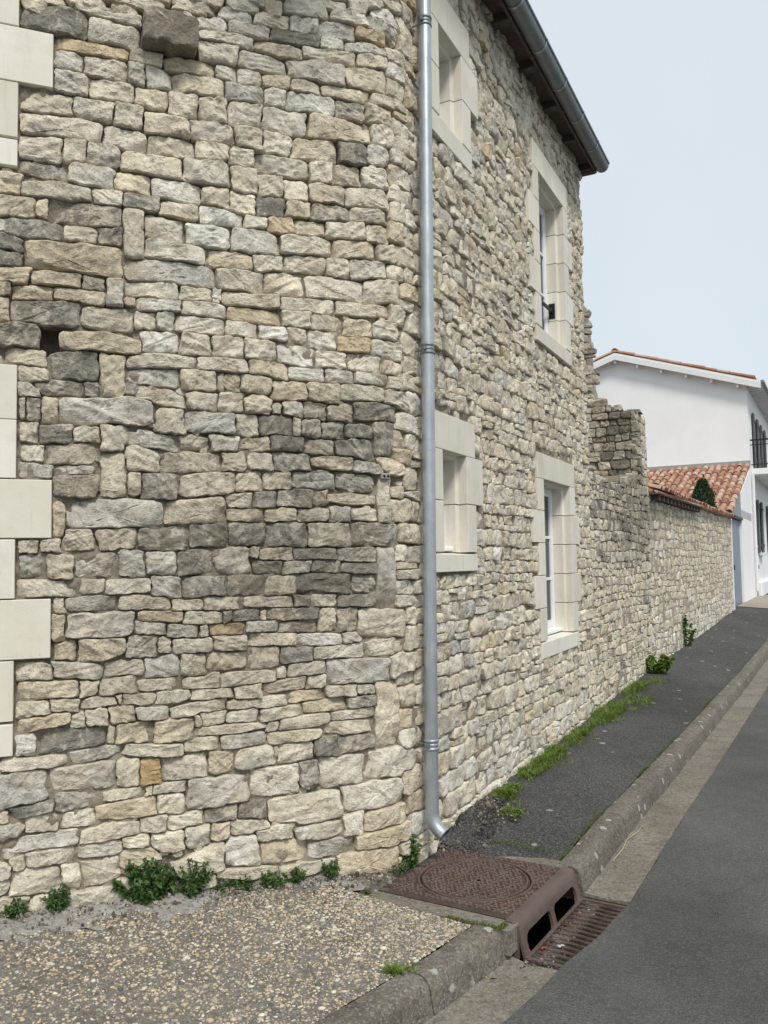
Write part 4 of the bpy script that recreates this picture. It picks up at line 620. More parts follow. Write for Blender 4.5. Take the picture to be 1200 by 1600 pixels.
def jamb(name, fr, uo, ui, side, z0, z1, parent):
    bm = bmesh.new(); s = side
    prof = [(uo, .022), (uo, -.32), (ui-s*.028, -.32), (ui-s*.028, -.062), (ui, -.05), (ui, .022)]
    add_prism(bm, [fr(u, o, z0) for u, o in prof], [fr(u, o, z1) for u, o in prof])
    return bm_obj(name, bm, M['cut'], parent, .003)
def lintel(name, fr, a, b, prof, parent):
    bm = bmesh.new(); add_prism(bm, [fr(a, o, z) for o, z in prof], [fr(b, o, z) for o, z in prof])
    return bm_obj(name, bm, M['cut'], parent, .003)
WLAB = {'A': 'upper window half hidden behind the downpipe', 'LA': 'small low window just beside the downpipe', 'B': 'tall upper window with black guard bar', 'LB': 'tall ground floor window with three panes', 'UL': 'upper window at the left edge', 'LL': 'ground floor window at the left edge'}
for W in WIN:
    fr, u0, u1, zs, zh = W['fr'], W['u0'], W['u1'], W['zs'], W['zh']; J = .003
    d0 = -.160; fw = .038; cu = (u0+u1)/2; uL, uR = u0-.028+.028+.028, u1-.028
    # window frame mesh is the part; everything else hangs on it
    bl = [(uL, uL+fw, d0-.06, d0, zs, zh-.03), (uR-fw, uR, d0-.06, d0, zs, zh-.03), (uL+fw, uR-fw, d0-.06, d0, zh-.03-fw, zh-.03), (uL+fw, uR-fw, d0-.06, d0, zs, zs+fw+.02)]
    f = boxes('window', fr, bl, M['pvc'], house, .004); f['label'] = WLAB[W['nm']]
    leafs = [(uL+fw, cu), (cu, uR-fw)] if u1-u0 > .6 else [(uL+fw, uR-fw)]
    za, zb_ = zs+fw+.02, zh-.03-fw
    for a, b in leafs:
        sw = .038; bl = [(a+.002, a+sw, d0-.055, d0-.006, za, zb_), (b-sw, b-.002, d0-.055, d0-.006, za, zb_), (a+sw, b-sw, d0-.055, d0-.006, zb_-sw, zb_-.002), (a+sw, b-sw, d0-.055, d0-.006, za+.002, za+sw+.03)]
        hgt = zb_-sw-(za+sw+.03)
        for k in range(1, W['mid']): z_ = za+sw+.03+hgt*k/W['mid']; bl.append((a+sw, b-sw, d0-.045, d0-.010, z_-.014, z_+.014))
        boxes('sash', fr, bl, M['pvc'], f, .003)
        for k in range(W['mid']):
            z_ = za+sw+.03+hgt*k/W['mid']; boxes('pane', fr, [(a+sw-.01, b-sw+.01, d0-.034, d0-.026, z_, z_+hgt/W['mid'])], M['glass'], f)
    boxes('window_board', fr, [(uL-.01, uR+.01, d0-.02, d0+.075, zs+.012, zs+.045)], M['pvc'], f, .008)
    # dressed stone surround
    Lm = W['m']
    lintel('lintel', fr, u0-Lm, u1+Lm, [(.022, W['zt']), (-.32, W['zt']), (-.32, zh-.028), (-.062, zh-.028), (-.05, zh), (.022, zh)], f)
    lintel('stone_sill', fr, u0-Lm, u1+Lm, [(.024, zs-.012), (-.12, zs), (-.32, zs), (-.32, W['zb']), (.024, W['zb'])], f)
    hz = (zh-zs)/W['nb']
    for k in range(W['nb']):
        z1 = zh-k*hz-J; z0 = zh-(k+1)*hz+J; lg = (k % 2 == 0) == W['firstlong']; ex = Lm+(W['lo'] if lg else 0)
        # the sill and lintel run past the opening, the jambs stand between them
        jamb('jamb_block', fr, u0-ex, u0, -1, z0, z1, f); jamb('jamb_block', fr, u1+ex, u1, 1, z0, z1, f)
    if W['nm'] == 'B':
        boxes('guard_bar', fr, [(u0+.02, u1-.02, -.125, -.105, 4.27, 4.30), (u1-.034, u1-.029, -.15, -.085, 4.21, 4.37), (u0+.029, u0+.034, -.15, -.085, 4.21, 4.37)], M['black'], f)
# the protruding back: plain walls that close the house off, floor of light
bk = [K+DL*-5, K+DR*4.83, K+DR*4.80-NR*6.0, K+DL*-5-NL*5.0]
bm = bmesh.new()
def wall_quad(bm, A, B, th, z0, z1):
    d = (B-A)/np.linalg.norm(B-A); f = Fr(A, d); add_box(bm, f, 0, np.linalg.norm(B-A), -th, 0, z0, z1)
wall_quad(bm, K+DR*4.80-NR*.06, K+DR*4.80-NR*6.0, .3, -.3, 6.2); wall_quad(bm, K+DR*4.8-NR*6.0, K+DL*-5-NL*5.0, .3, -.3, 6.2); wall_quad(bm, K+DL*-5-NL*5.0, K+DL*-5-NL*.06, .3, -.3, 6.2)
bm_obj('rear_wall', bm, M['mortar'], house)
# roof: boards, rafters, tiled slab
roof = boxes('roof', FRR, [(-1.5, 4.93, -6.3, .18, 6.205, 6.232)], M['wood'], house)
bm = bmesh.new()
for k, u in enumerate(np.arange(.35, 4.8, .74)):
    b2 = bmesh.new(); add_box(b2, FRR, u, u+.10, -.3, .150, 6.135, 6.204); bm_obj('rafter', b2, M['wood'], roof, .004)
b2 = bmesh.new(); add_box(b2, FRR, 4.84, 4.92, -.4, .160, 6.12, 6.204); bm_obj('rafter', b2, M['wood'], roof, .004)
bm.free()
boxes('fascia_board', FRR, [(-1.5, 4.93, .152, .178, 6.13, 6.204)], M['wood'], roof, .003)
bm = bmesh.new()
top = [K+DL*-5+NL*.2, K+NL*.1+NR*.1, K+DR*5.0+NR*.22, K+DR*5.0-NR*6.2, K+DL*-5-NL*5.2]
add_prism(bm, [(*p[:2], 6.27) for p in top], [(*(p[:2]*.55+np.array([-1.2, 8.5])*.45), 7.6) for p in top]); bm_obj('tiled_slope', bm, M['tile'], roof)

# roof gutter, half round, weathered zinc
gut = thing('roof_gutter', FRR(np.array(4.9), np.array(.265), np.array(6.05)), 'dark weathered zinc half-round gutter under the stone house eaves', 'gutter')
def half_round(u0, u1, rad, oc, zc, n=14, lip=True):
    V, Fq = [], []; th = np.linspace(math.pi*1.0, 2*math.pi, n)
    prof = [(oc+rad*math.cos(t), zc+rad*math.sin(t)) for t in th]
    if lip: prof += [(oc+rad+.012, zc+.004), (oc+rad+.014, zc+.018), (oc+rad, zc+.020), (oc+rad-.004, zc+.006)]
    inn = [(oc+(rad-.004)*math.cos(t), zc+(rad-.004)*math.sin(t)) for t in th[::-1]]
    prof = prof+inn; m = len(prof)
    for u in (u0, u1): V += [FRR(np.array(u), np.array(o), np.array(z)) for o, z in prof]
    Fq = [(k, (k+1) % m, m+(k+1) % m, m+k) for k in range(m)]
    return np.array(V), [np.array(Fq)]
GO, GZ, GR = .245, 6.185, .073
for a in np.arange(-1.6, 4.89, .66):
    V, F_ = half_round(a, min(a+.66, 4.90), GR, GO, GZ+(a-5)*-.002); build('gutter_length', V, F_, M['zinc_old'], gut, True, R(40))
for a in np.arange(-.94, 4.85, .66):
    V, F_ = half_round(a-.012, a+.012, GR+.004, GO, GZ+(a-5)*-.002); build('joint_band', V, F_, M['zinc'], gut, True, R(40))
th = np.linspace(math.pi, 2*math.pi, 14); cap = np.array([FRR(np.array(4.901), np.array(GO+GR*math.cos(t)), np.array(GZ+GR*math.sin(t))) for t in th])
bm = bmesh.new(); add_prism(bm, cap, cap+DR*.004); bm_obj('end_cap', bm, M['zinc_old'], gut)

# downpipe
PB = np.array([0.2606, 5.0940, .20]); PT_ = np.array([0.3118, 5.1940, 5.17])
dvp = (PT_-PB)/(PT_[2]-PB[2]); at = lambda z: PB+dvp*(z-PB[2])
dp = thing('downpipe', (*PB[:2], -.05), 'galvanised round steel downpipe standing at the rounded house corner', 'downpipe')
RP = .0405
out = np.array([0.78, -0.50, 0]); out = out/np.linalg.norm(out)
def add_pipe(name, zs_, r, mat='zinc', n=24):
    V, F_ = tube([at(z) for z in zs_], r, n); return build(name, V, F_, M[mat], dp, True, R(40))
add_pipe('pipe_length', [.565, 3.02], RP); add_pipe('pipe_length', [3.02, 5.18], RP*1.015); add_pipe('pipe_length', [5.18, 6.1], RP)
V, F_ = tube([at(z) for z in (.19, .3, .45, .60)], [RP*1.03]*4, 24); build('pipe_shoe', V, F_, M['zinc'], dp, True, R(40))
arc = []; c0 = at(.20); RB = .13
for k in range(9):
    a = k/8*R(62); arc.append(c0 + out*RB*(1-math.cos(a)) - np.array([0, 0, RB*math.sin(a)]))
arc.append(arc[-1]+ (arc[-1]-arc[-2])*.9)
V, F_ = tube(arc, [RP*1.04]*9+[RP*1.10], 24, False); n0 = len(V)
V2, F2 = tube(arc[::-1], [RP*1.04]+[RP*.96]*9, 24, False)
V3 = np.concatenate([V, V2]); rim = np.array([(9*24+k, 9*24+(k+1) % 24, n0+(24-(k+1)) % 24, n0+(24-k) % 24) for k in range(24)])
build('elbow', V, F_, M['zinc'], dp, True, R(50))
V2, F2 = tube(arc, [RP*.98]*9+[RP*1.03], 24, False); build('elbow_inside', V2, [F2[0][:, ::-1]], M['zinc_old'], dp, True)
V, F_ = tube([arc[5], arc[6]], [RP*.975]*2, 20, True); build('bore_shade', V, F_, M['dark'], dp)  # black plug puts the pipe's inner shade into the colour
for zc in (.60, 3.03, 5.19):
    for dz, r in ((-.024, 1.16), (0, 1.09), (.024, 1.16)):
        V, F_ = tube([at(zc+dz+e) for e in (-.008, -.004, .004, .008)], [RP*(r-.06), RP*r, RP*r, RP*(r-.06)], 24); build('collar_ring', V, F_, M['zinc_old' if zc > 1 else 'zinc'], dp, True, R(60))
    V, F_ = tube([at(zc)-NR*.03, at(zc)-NR*.14], .006, 8); build('wall_pin', V, F_, M['zinc_old'], dp)
    boxes('bracket_lug', Fr(at(zc), DR), [(-.062, -.036, -.006, .010, zc-.012, zc+.012)], M['zinc_old'], dp, .002)
for zc in (2.39, 2.46):
    V, F_ = tube([at(zc-.004), at(zc+.004)], RP*1.03, 24); build('pipe_seam', V, F_, M['zinc'], dp, True, R(40))
# old wiring terminal and drilled plug set in the wall near the corner
fx = thing('wall_terminal', house_map(np.array(-.12), np.array(.0), np.array(2.195)), 'small grey two-hole ceramic terminal fixed on the wall near the corner', 'terminal')
FX = Fr(path(np.array(-.12))[0], [math.sin(AL+(AR-AL)*.18), math.cos(AL+(AR-AL)*.18)])
boxes('body', FX, [(-.030, .030, -.03, .028, 2.195, 2.232)], M['cement'], fx, .006)
for k in (-.013, .013):
    V, F_ = tube([FX(np.array(k), np.array(.024), np.array(2.214)), FX(np.array(k), np.array(.030), np.array(2.214))], .008, 12); build('hole', V, F_, M['dark'], fx)  # black discs stand in for the shade of two drilled holes

# ------------------------------------------------------------------ ruined wall beyond the house
S0, S1 = 8.05, 8.75
ruin = thing('ruined_wall', FRR(np.array(6.5), np.array(0.), np.array(.0)), 'broken grey rubble wall stub with black stains beside the stone house', 'wall')
g = np.random.default_rng(21)
FC = Fr(K+DR*S0, NR)                                    # cross wall face towards the camera; u = 0 at the street, negative to the back
FMR = lambda u, h, z: FRR(u, h, z); FMC = lambda u, h, z: FC(u, h, z)
def top_street(u): return 2.62+.10*np.sin(u*1.7)+.08*(u-4.8)
def top_cross(u): return np.interp(u, [-3, -.74, -.70, -.66, -.58, -.5, 0], [5.9, 5.75, 5.3, 4.5, 4.12, 4.0, 3.9])
def top_end(u): return 3.93-.1*abs(np.sin((u-8)*9))
def mkcol(g, p): return str(g.choice(list('ctgdDy'), p=p))
q1 = courses(4.86, S0-.02, -.1, 3.3, .08, .14, None, g, lambda a, b: [(4.86, S0-.02)], wave=.014, top=top_street, asp=(1.0, 2.6), wlim=(.1, .36))
c1 = [mkcol(g, (.42, .38, .13, .02, 0, .05)) if np.mean([p[1] for p in q])+.12*g.normal() < 1.75 else mkcol(g, (.12, .28, .38, .19, .01, .02)) for q in q1]
q2 = courses(-1.7, -.02, 2.5, 6.0, .09, .15, None, g, lambda a, b: [(-1.7, -.02)], wave=.012, top=top_cross, asp=(1.0, 2.3), wlim=(.1, .34))
c2 = [('D' if (-.5 < np.mean([p[0] for p in q]) < -.08 and g.random() < .62) else mkcol(g, (.32, .36, .22, .04, .01, .05))) if np.mean([p[1] for p in q]) < 4.1 else mkcol(g, (.1, .35, .35, .18, 0, .02)) for q in q2]
q3 = courses(S0-.02, S1, -.1, 4.0, .09, .16, None, g, lambda a, b: [(S0-.02, S1)], wave=.010, top=top_end, asp=(1.1, 2.6), wlim=(.14, .42))
c3 = [mkcol(g, (.2, .4, .22, .12, .03, .03)) for q in q3]
sp = make_stones(q1, c1, FMR, 16, (1, .9, .6, .25), .009, .005, (), (-.006, .014), 31) + make_stones(q2, c2, FMC, 18, (1, .92, .7, .3), .010, .004, (), (-.004, .03), 32) + make_stones(q3, c3, FMR, 16, (1, .9, .6, .25), .009, .005, (), (-.004, .02), 33)
def near_cam(P): return lambda i: -(P[i][3][0]*P[i][3][1])/max(.1, float((P[i][0].mean(0)[:2]**2).sum()))
link_stones(sp, ruin, 300, near_cam(sp))
nC = SN(5, 16, .06, .5)
def core(name, fr, us, topf, th, z0, mat, parent, amp=.010, base=-.018):
    """solid wall body under a ragged top, front face roughened"""
    us = np.asarray(us); zt = np.array([float(topf(u)) for u in us])-.03; nz_ = 60; t = np.linspace(0, 1, nz_)
    U = np.repeat(us[None], nz_, 0); Z = z0+(zt-z0)[None]*t[:, None]; H = base+amp*nC(U, Z)
    Fr_ = fr(U, H, Z).reshape(-1, 3); Bk = fr(U, np.full_like(U, -th), Z).reshape(-1, 3); n = len(us); nv = len(Fr_)
    i, j = np.meshgrid(np.arange(n-1), np.arange(nz_-1)); a = (j*n+i).ravel(); Fq = [np.stack([a, a+1, a+1+n, a+n], 1), np.stack([nv+a+1, nv+a, nv+a+n, nv+a+n+1], 1)]
    k = np.arange(n-1); tr = (nz_-1)*n+k; Fq.append(np.stack([tr, tr+1, nv+tr+1, nv+tr], 1))
    k = np.arange(nz_-1)*n; Fq.append(np.stack([k, k+n, nv+k+n, nv+k], 1)); k = k+n-1; Fq.append(np.stack([k+n, k, nv+k, nv+k+n], 1))
    return build(name, np.concatenate([Fr_, Bk]), [np.concatenate(Fq)], mat, parent, True, R(50))
core('mortar_core', FRR, np.linspace(4.86, S0-.01, 60), top_street, .5, -.3, M['mortar'], ruin, .014, -.012)
core('mortar_core', FRR, np.linspace(S0+.02, S1-.02, 20), top_end, .55, -.3, M['mortar'], ruin)
core('mortar_core', FC, np.concatenate([np.linspace(-3.0, -.95, 8), np.linspace(-.9, -.03, 60)]), lambda u: top_cross(u+.09), S1-S0-.04, 0, M['mortar'], ruin)
for k in range(26):                                     # loose slabs on the broken tops
    u = g.uniform(-.72, -.05) if k < 9 else g.uniform(4.95, 7.95); fr_, tp = (FC, top_cross) if k < 9 else (FRR, top_street)
    o0 = -g.uniform(.02, .25); a, t_ = g.uniform(.06, .14), g.uniform(.025, .05); z0 = float(tp(u))-.045
    bm = bmesh.new(); P = [(-a, -.06), (a*.9, -.07), (a, .05), (-a*.8, .06)]
    add_prism(bm, [fr_(np.array(u+x), np.array(o0+y), np.array(z0+g.normal(0, .006))) for x, y in P], [fr_(np.array(u+x*.8), np.array(o0+y*.8), np.array(z0+t_+g.normal(0, .008))) for x, y in P])
    o = bm_obj('loose_stone', bm, M['stone'], ruin, .006); cc = np.tile([.30, .28, .23, .8], (len(o.data.vertices), 1))
    at_ = o.data.attributes.new('col', 'FLOAT_COLOR', 'POINT'); at_.data.foreach_set('color', cc.astype(np.float32).ravel())

# ------------------------------------------------------------------ boundary wall with tile coping
B0 = K+DR*S1; DW = np.array([0.48440757, 0.87484244, 0.]); FW = Fr(B0, DW); NWv = FW.n; BL = 10.45
bwall = thing('boundary_wall', (*(B0+DW*5)[:2], .1), 'long low cream rubble boundary wall with terracotta tile coping', 'wall')
g = np.random.default_rng(41); FMW = lambda u, h, z: FW(u, h, z)
def bw_top(u): return 2.66+.004*u
def bw_free(a, b): return [(.02, BL)]
q = courses(.02, BL, -.05, 2.72, .10, .17, None, g, bw_free, wave=.022, top=bw_top, split=.08, asp=(1.2, 2.8), wlim=(.14, .5))
q = [k for k in q if max(p[1] for p in k) > .0+.028*np.mean([p[0] for p in k])]
cl = [('w' if (np.mean([p[1] for p in k]) < .55+.03*np.mean([p[0] for p in k]) and g.random() < .75) else str(g.choice(list('wcty'), p=(.1, .42, .38, .10)))) for k in q]
sp = make_stones(q, cl, FMW, 14, (1, .88, .55), .008, .005, (), (-.008, .012), 42)
link_stones(sp, bwall, 300, near_cam(sp))
core('mortar_core', FW, np.linspace(0, BL, 120), bw_top, .42, -.3, M['mortar_pale'], bwall, .010, -.006)
def tile_mesh(name, L=.42, r0=.085, r1=.068, th=.013, n=8):
    V, Fq = [], []
    for (x, r) in ((0, r0), (L, r1)):
        for rr in (r, r-th):
            for k in range(n+1):
                a = math.pi*k/n; V.append((rr*math.cos(a), x, rr*math.sin(a)))
    m = n+1; A, Bi, C, D_ = 0, m, 2*m, 3*m
    for k in range(n):
        Fq += [(A+k, A+k+1, C+k+1, C+k), (Bi+k+1, Bi+k, D_+k, D_+k+1), (A+k+1, A+k, Bi+k, Bi+k+1), (C+k, C+k+1, D_+k+1, D_+k)]
    Fq += [(A, C, D_, Bi), (A+n, Bi+n, D_+n, C+n)]
    return mesh_from(name, V, [np.array(Fq)], M['tile'], True, R(40))
TM = tile_mesh('roof_tile'); TM2 = tile_mesh('coping_tile', .40, .075, .062, .014, 7)
def basis_rot(x, y, z): return Matrix((x, y, z)).transposed().to_euler()
# coping: tiles laid across the wall, sloping towards the street
sl = R(17); up_ = Vector((0, 0, 1)); nwv = Vector(NWv); dwv = Vector(DW)
ydir = (-nwv*math.cos(sl)+up_*math.sin(sl)).normalized()     # tile axis runs from the street edge back and up
xdir = dwv; zdir = xdir.cross(ydir)
if zdir.z < 0: xdir = -dwv; zdir = xdir.cross(ydir)
boxes('coping_board', FW, [(.0, 4.6, -.05, .17, 2.685, 2.712)], M['wood'], bwall, .003)
for u in np.arange(.15, 4.5, .34): boxes('bracket', FW, [(u, u+.06, -.02, .145, 2.60, 2.684)], M['wood'], bwall, .004)
boxes('coping_bed', FW, [(.0, BL, -.40, .05, 2.713, 2.745)], M['mortar'], bwall)
for k, u in enumerate(np.arange(.08, BL+.05, .158)):
    o = .20 if u < 4.7 else .14
    z = 2.725+.002*u+g.normal(0, .004)
    p = FW(np.array(u), np.array(o+g.normal(0, .008)), np.array(z))
    if u < 1.6: p = p+np.array([0, 0, .035])
    t_ = put('coping_tile', TM2, bwall, p, basis_rot(xdir, ydir, zdir))
    t_.scale = (1, 1, .8)
for u in np.arange(.05, 1.5, .40):                      # larger half-round ridge tiles lying along the wall at its near end
    p = FW(np.array(u), np.array(.09), np.array(2.80)); y2 = dwv; x2 = nwv; z2 = x2.cross(y2)
    if z2.z < 0: x2 = -nwv; z2 = x2.cross(y2)
    t_ = put('ridge_tile', TM, bwall, p, basis_rot(x2, y2, z2)); t_.scale = (1.15, 1.05, .9)

# ------------------------------------------------------------------ white house and lean-to
TW = 16.4; CW = B0+DW*TW; FWH = Fr(CW, DW); FG = Fr(CW, NWv)     # street front; gable (u = -w to the back)
wh = thing('white_house', (*CW[:2], .35), 'two-storey white rendered house with tiled gable roof and green shutters', 'house')
ZE, ZR_, WR = 7.45, 8.85, 4.2
bm = bmesh.new(); prof = [(0, .2), (0, ZE), (-WR, ZR_), (-2*WR, ZE), (-2*WR, .2)]
add_prism(bm, [FG(np.array(u), np.array(0.), np.array(z)) for u, z in prof], [FG(np.array(u), np.array(-11.), np.array(z)) for u, z in prof])
bm_obj('wall', bm, M['white'], wh)
roofw = boxes('roof', FG, [(-8.9, -8.85, -11, .3, ZE-.28, ZE-.22)], M['whitewood'], wh)
sr = (ZR_-ZE)/WR; nrm = math.hypot(1, sr)
bm = bmesh.new()
for sgn in (1, -1):
    P = [(-WR, ZR_+.10), (-WR+sgn*(WR+.45), ZR_+.10-sr*(WR+.45))]
    pr = [(P[0][0], P[0][1]), (P[1][0], P[1][1]), (P[1][0], P[1][1]-.07), (P[0][0], P[0][1]-.07)]
    add_prism(bm, [FG(np.array(u), np.array(.30), np.array(z)) for u, z in pr], [FG(np.array(u), np.array(-11.2), np.array(z)) for u, z in pr])
bm_obj('roof_deck', bm, M['whitewood'], roofw)
for sgn in (1, -1):                                      # barge boards and purlin ends on the gable
    bm = bmesh.new(); e = WR+.45
    pr = [(-WR, ZR_+.02), (-WR+sgn*e, ZR_+.02-sr*e), (-WR+sgn*e, ZR_-.15-sr*e), (-WR, ZR_-.15)]
    add_prism(bm, [FG(np.array(u), np.array(.335), np.array(z)) for u, z in pr], [FG(np.array(u), np.array(.302), np.array(z)) for u, z in pr]); bm_obj('barge_board', bm, M['whitewood'], roofw)
for x in (.25, 1.05, 1.85, 2.65, 3.45, 4.2, 5.0, 5.8):
    z = ZR_-abs(x-WR)*sr-.16; boxes('purlin_end', FG, [(-x-.035, -x+.035, -.05, .28, z-.10, z)], M['whitewood'], roofw)
for sgn in (1, -1):
    sd_ = (Vector(NWv)*sgn-up_*sr).normalized()           # down the slope
    yv = -sd_; xv = Vector(DW)*(-1 if sgn > 0 else 1); zv = xv.cross(yv)
    if zv.z < 0: xv = -xv; zv = xv.cross(yv)
    for c in range(7 if sgn > 0 else 3):
        for k in range(13):
            dist = .40*k; p = FG(np.array(-WR+sgn*(dist+.30)*(1/nrm)), np.array(.22-c*.21), np.array(ZR_+.15-sr*(dist+.30)/nrm+.012*(k % 2)))
            if dist/nrm > WR+.1: continue
            put('roof_tile', TM, roofw, p, basis_rot(xv, yv, zv))
    # the rest of the slope, corrugated
    us_ = np.arange(-1.3, -11.2, -.035); hh = .03+.05*np.abs(np.sin((us_)*math.pi/.21)); a = FG(np.full_like(us_, -WR), us_, ZR_+.10+hh); b = FG(np.full_like(us_, -WR+sgn*(WR+.45)), us_, ZR_+.10-sr*(WR+.45)+hh)
    n = len(us_); k = np.arange(n-1); o = build('tile_field', np.concatenate([a, b]), [np.stack([k, k+1, n+k+1, n+k], 1)], M['tile'], roofw, True); o['kind'] = 'stuff'
for k in range(12):
    p = FG(np.array(-WR), np.array(.30-.42*k), np.array(ZR_+.17)); t_ = put('ridge_tile', TM, roofw, p, basis_rot(Vector(NWv), -Vector(DW)*-1, up_) if False else basis_rot(*(lambda y, x: (x, y, x.cross(y)))(Vector(DW), Vector(NWv))) ); t_.scale = (1.3, 1, 1.2)
    if (Vector(NWv).cross(Vector(DW))).z < 0: t_.rotation_euler = basis_rot(-Vector(NWv), Vector(DW), (-Vector(NWv)).cross(Vector(DW)))
# eaves of the street front with rafters
for u in np.arange(.2, 10, .42): boxes('eave_rafter', FWH, [(u, u+.07, .02, .43, ZE-.16, ZE-.06)], M['whitewood'], roofw)
boxes('eave_gutter', FWH, [(-.3, 11, .44, .55, ZE-.13, ZE-.02)], M['zinc_old'], roofw, .02)
boxes('flashing', FG, [(-4.4, .02, .002, .06, 4.68, 4.86)], M['flash'], wh)
boxes('plinth', FWH, [(.9, 11, .002, .12, .1, .85)], M['white'], wh, .02)
def shut_window(u0, u1, z0, z1, side=True):
    f = boxes('window', FWH, [(u0, u1, -.02, .012, z0, z1)], M['pvc'], wh)
    boxes('pane', FWH, [(u0+.06, (u0+u1)/2-.03, .013, .017, z0+.06, z1-.06), ((u0+u1)/2+.03, u1-.06, .013, .017, z0+.06, z1-.06)], M['glass'], f)
    boxes('sill', FWH, [(u0-.08, u1+.08, .0, .16, z0-.10, z0-.01)], M['whitewood'], f, .01)
    wS = (u1-u0)/2
    for a in (u0-wS-.02, u1+.02):
        s_ = boxes('shutter', FWH, [(a, a+wS, .03, .075, z0, z1)], M['shutter'], f, .004)
        for zz in (z0+.25, z1-.25): boxes('shutter_rail', FWH, [(a+.02, a+wS-.02, .076, .095, zz-.05, zz+.05)], M['shutter'], f)
shut_window(1.9, 2.85, 1.85, 3.65); shut_window(6.0, 7.0, 1.85, 3.65)
shut_window(1.6, 2.6, 4.72, 6.6); shut_window(4.6, 5.6, 4.72, 6.6)
f = boxes('door', FWH, [(.55, 1.15, -.02, .02, .38, 2.7)], M['flash'], wh); boxes('handle', FWH, [(1.05, 1.09, .02, .06, 1.3, 1.42)], M['black'], f)
bal = boxes('balcony', FWH, [(.35, 7.5, .0, .85, 4.42, 4.62)], M['white'], wh, .01)
boxes('rail', FWH, [(.38, 7.5, .78, .82, 5.55, 5.60), (.38, 7.5, .78, .82, 4.74, 4.77), (.38, 7.5, .79, .81, 5.40, 5.43)], M['black'], bal)
boxes('rail', FWH, [(.38, .42, .0, .78, 5.55, 5.60), (.38, .42, .0, .78, 4.74, 4.77), (.385, .415, .0, .78, 5.40, 5.43)], M['black'], bal)
for u in np.arange(.4, 3.6, .12): boxes('baluster', FWH, [(u-.008, u+.008, .792, .808, 4.62, 5.55)], M['black'], bal)
for o in np.arange(.1, .78, .12): boxes('baluster', FWH, [(.392, .408, o-.008, o+.008, 4.62, 5.55)], M['black'], bal)
V, F_ = tube([FWH(np.array(.12), np.array(.07), np.array(z)) for z in (.6, 2, 4.4)], .045, 12); build('rain_pipe', V, F_, M['whitewood'], wh, True, R(40))
V, F_ = tube([FWH(np.array(.12), np.array(.07), np.array(2.0)), FWH(np.array(.12), np.array(.07), np.array(2.06))], .058, 12); build('pipe_clip', V, F_, M['whitewood'], wh, True, R(40))

lean = thing('lean_to', FW(np.array(13.5), np.array(-1.), np.array(.4)), 'lean-to with terracotta tiled roof and blue-grey door against the white house', 'outbuilding')
T0, T1, Z0_, Z1_ = 11.0, TW-.02, 2.93, 4.72
boxes('front_wall', FW, [(13.4, TW-.01, -.25, -.02, .25, 3.1)], M['white'], lean, .004)
boxes('door_post', FW, [(BL+.02, BL+.12, -.30, .02, .2, 2.74)], M['white'], lean, .004)
bm = bmesh.new(); pr = [(13.4, 2.86), (13.4, 3.57), (TW-.01, 4.55), (TW-.01, 2.86)]
add_prism(bm, [FW(np.array(u), np.array(-.02), np.array(z)) for u, z in pr], [FW(np.array(u), np.array(-.2), np.array(z)) for u, z in pr]); bm_obj('gable_panel', bm, M['white'], lean)
bm = bmesh.new(); pr = [(10.95, 2.86), (13.39, 3.57), (13.39, 2.86)]
add_prism(bm, [FW(np.array(u), np.array(-.03), np.array(z)) for u, z in pr], [FW(np.array(u), np.array(-.2), np.array(z)) for u, z in pr]); bm_obj('shaded_panel', bm, M['greydoor_shade'], lean)  # panel of the white wall; its shade is put in as blue-grey colour
dr_ = boxes('door', FW, [(BL+.13, 13.39, -.20, -.09, .30, 2.77)], M['greydoor_shade'], lean, .006)
boxes('door_board', FW, [(a, a+.27, -.088, -.075, .42, 2.66) for a in (BL+.2,)], M['greydoor_shade'], dr_, .004)
boxes('door_board', FW, [(BL+.52, BL+.83, -.088, -.075, .42, 2.66)], M['greydoor_shade'], dr_, .004); boxes('door_board', FW, [(BL+.88, BL+1.2, -.088, -.075, .42, 2.66)], M['greydoor_shade'], dr_, .004); boxes('door_board', FW, [(BL+1.25, BL+1.6, -.088, -.075, .42, 2.66)], M['greydoor_shade'], dr_, .004)
boxes('handle', FW, [(BL+.84, BL+.87, -.088, -.03, 1.35, 1.50)], M['black'], dr_)
boxes('lintel', FW, [(BL+.02, 13.39, -.35, .02, 2.775, 2.85)], M['wood'], lean)
bm = bmesh.new(); slo = (Z1_-Z0_)/(T1-T0)
pr = [(T0-.1, Z0_-.02-.1*slo), (T1, Z1_-.02), (T1, Z1_-.10), (T0-.1, Z0_-.10-.1*slo)]
add_prism(bm, [FW(np.array(u), np.array(-.02), np.array(z)) for u, z in pr], [FW(np.array(u), np.array(-4.6), np.array(z)) for u, z in pr]); roofl = bm_obj('roof', bm, M['tile'], lean)
yv = (dwv+up_*slo).normalized(); xv = -Vector(NWv); zv = xv.cross(yv)
if zv.z < 0: xv = -xv; zv = xv.cross(yv)
hyp = math.hypot(1, slo)
for c in range(20):
    for k in range(14):
        u = T0-.12+.39*k; o = -.08-c*.212
        if u > T1-.2: continue
        p = FW(np.array(u), np.array(o+g.normal(0, .008)), np.array(Z0_+(u-T0)*slo+.012+g.normal(0, .007)+.004*k%.009))
        t_ = put('roof_tile', TM, roofl, p, basis_rot(xv, yv, zv)); t_.scale = (1.12, 1.02, 1.0)
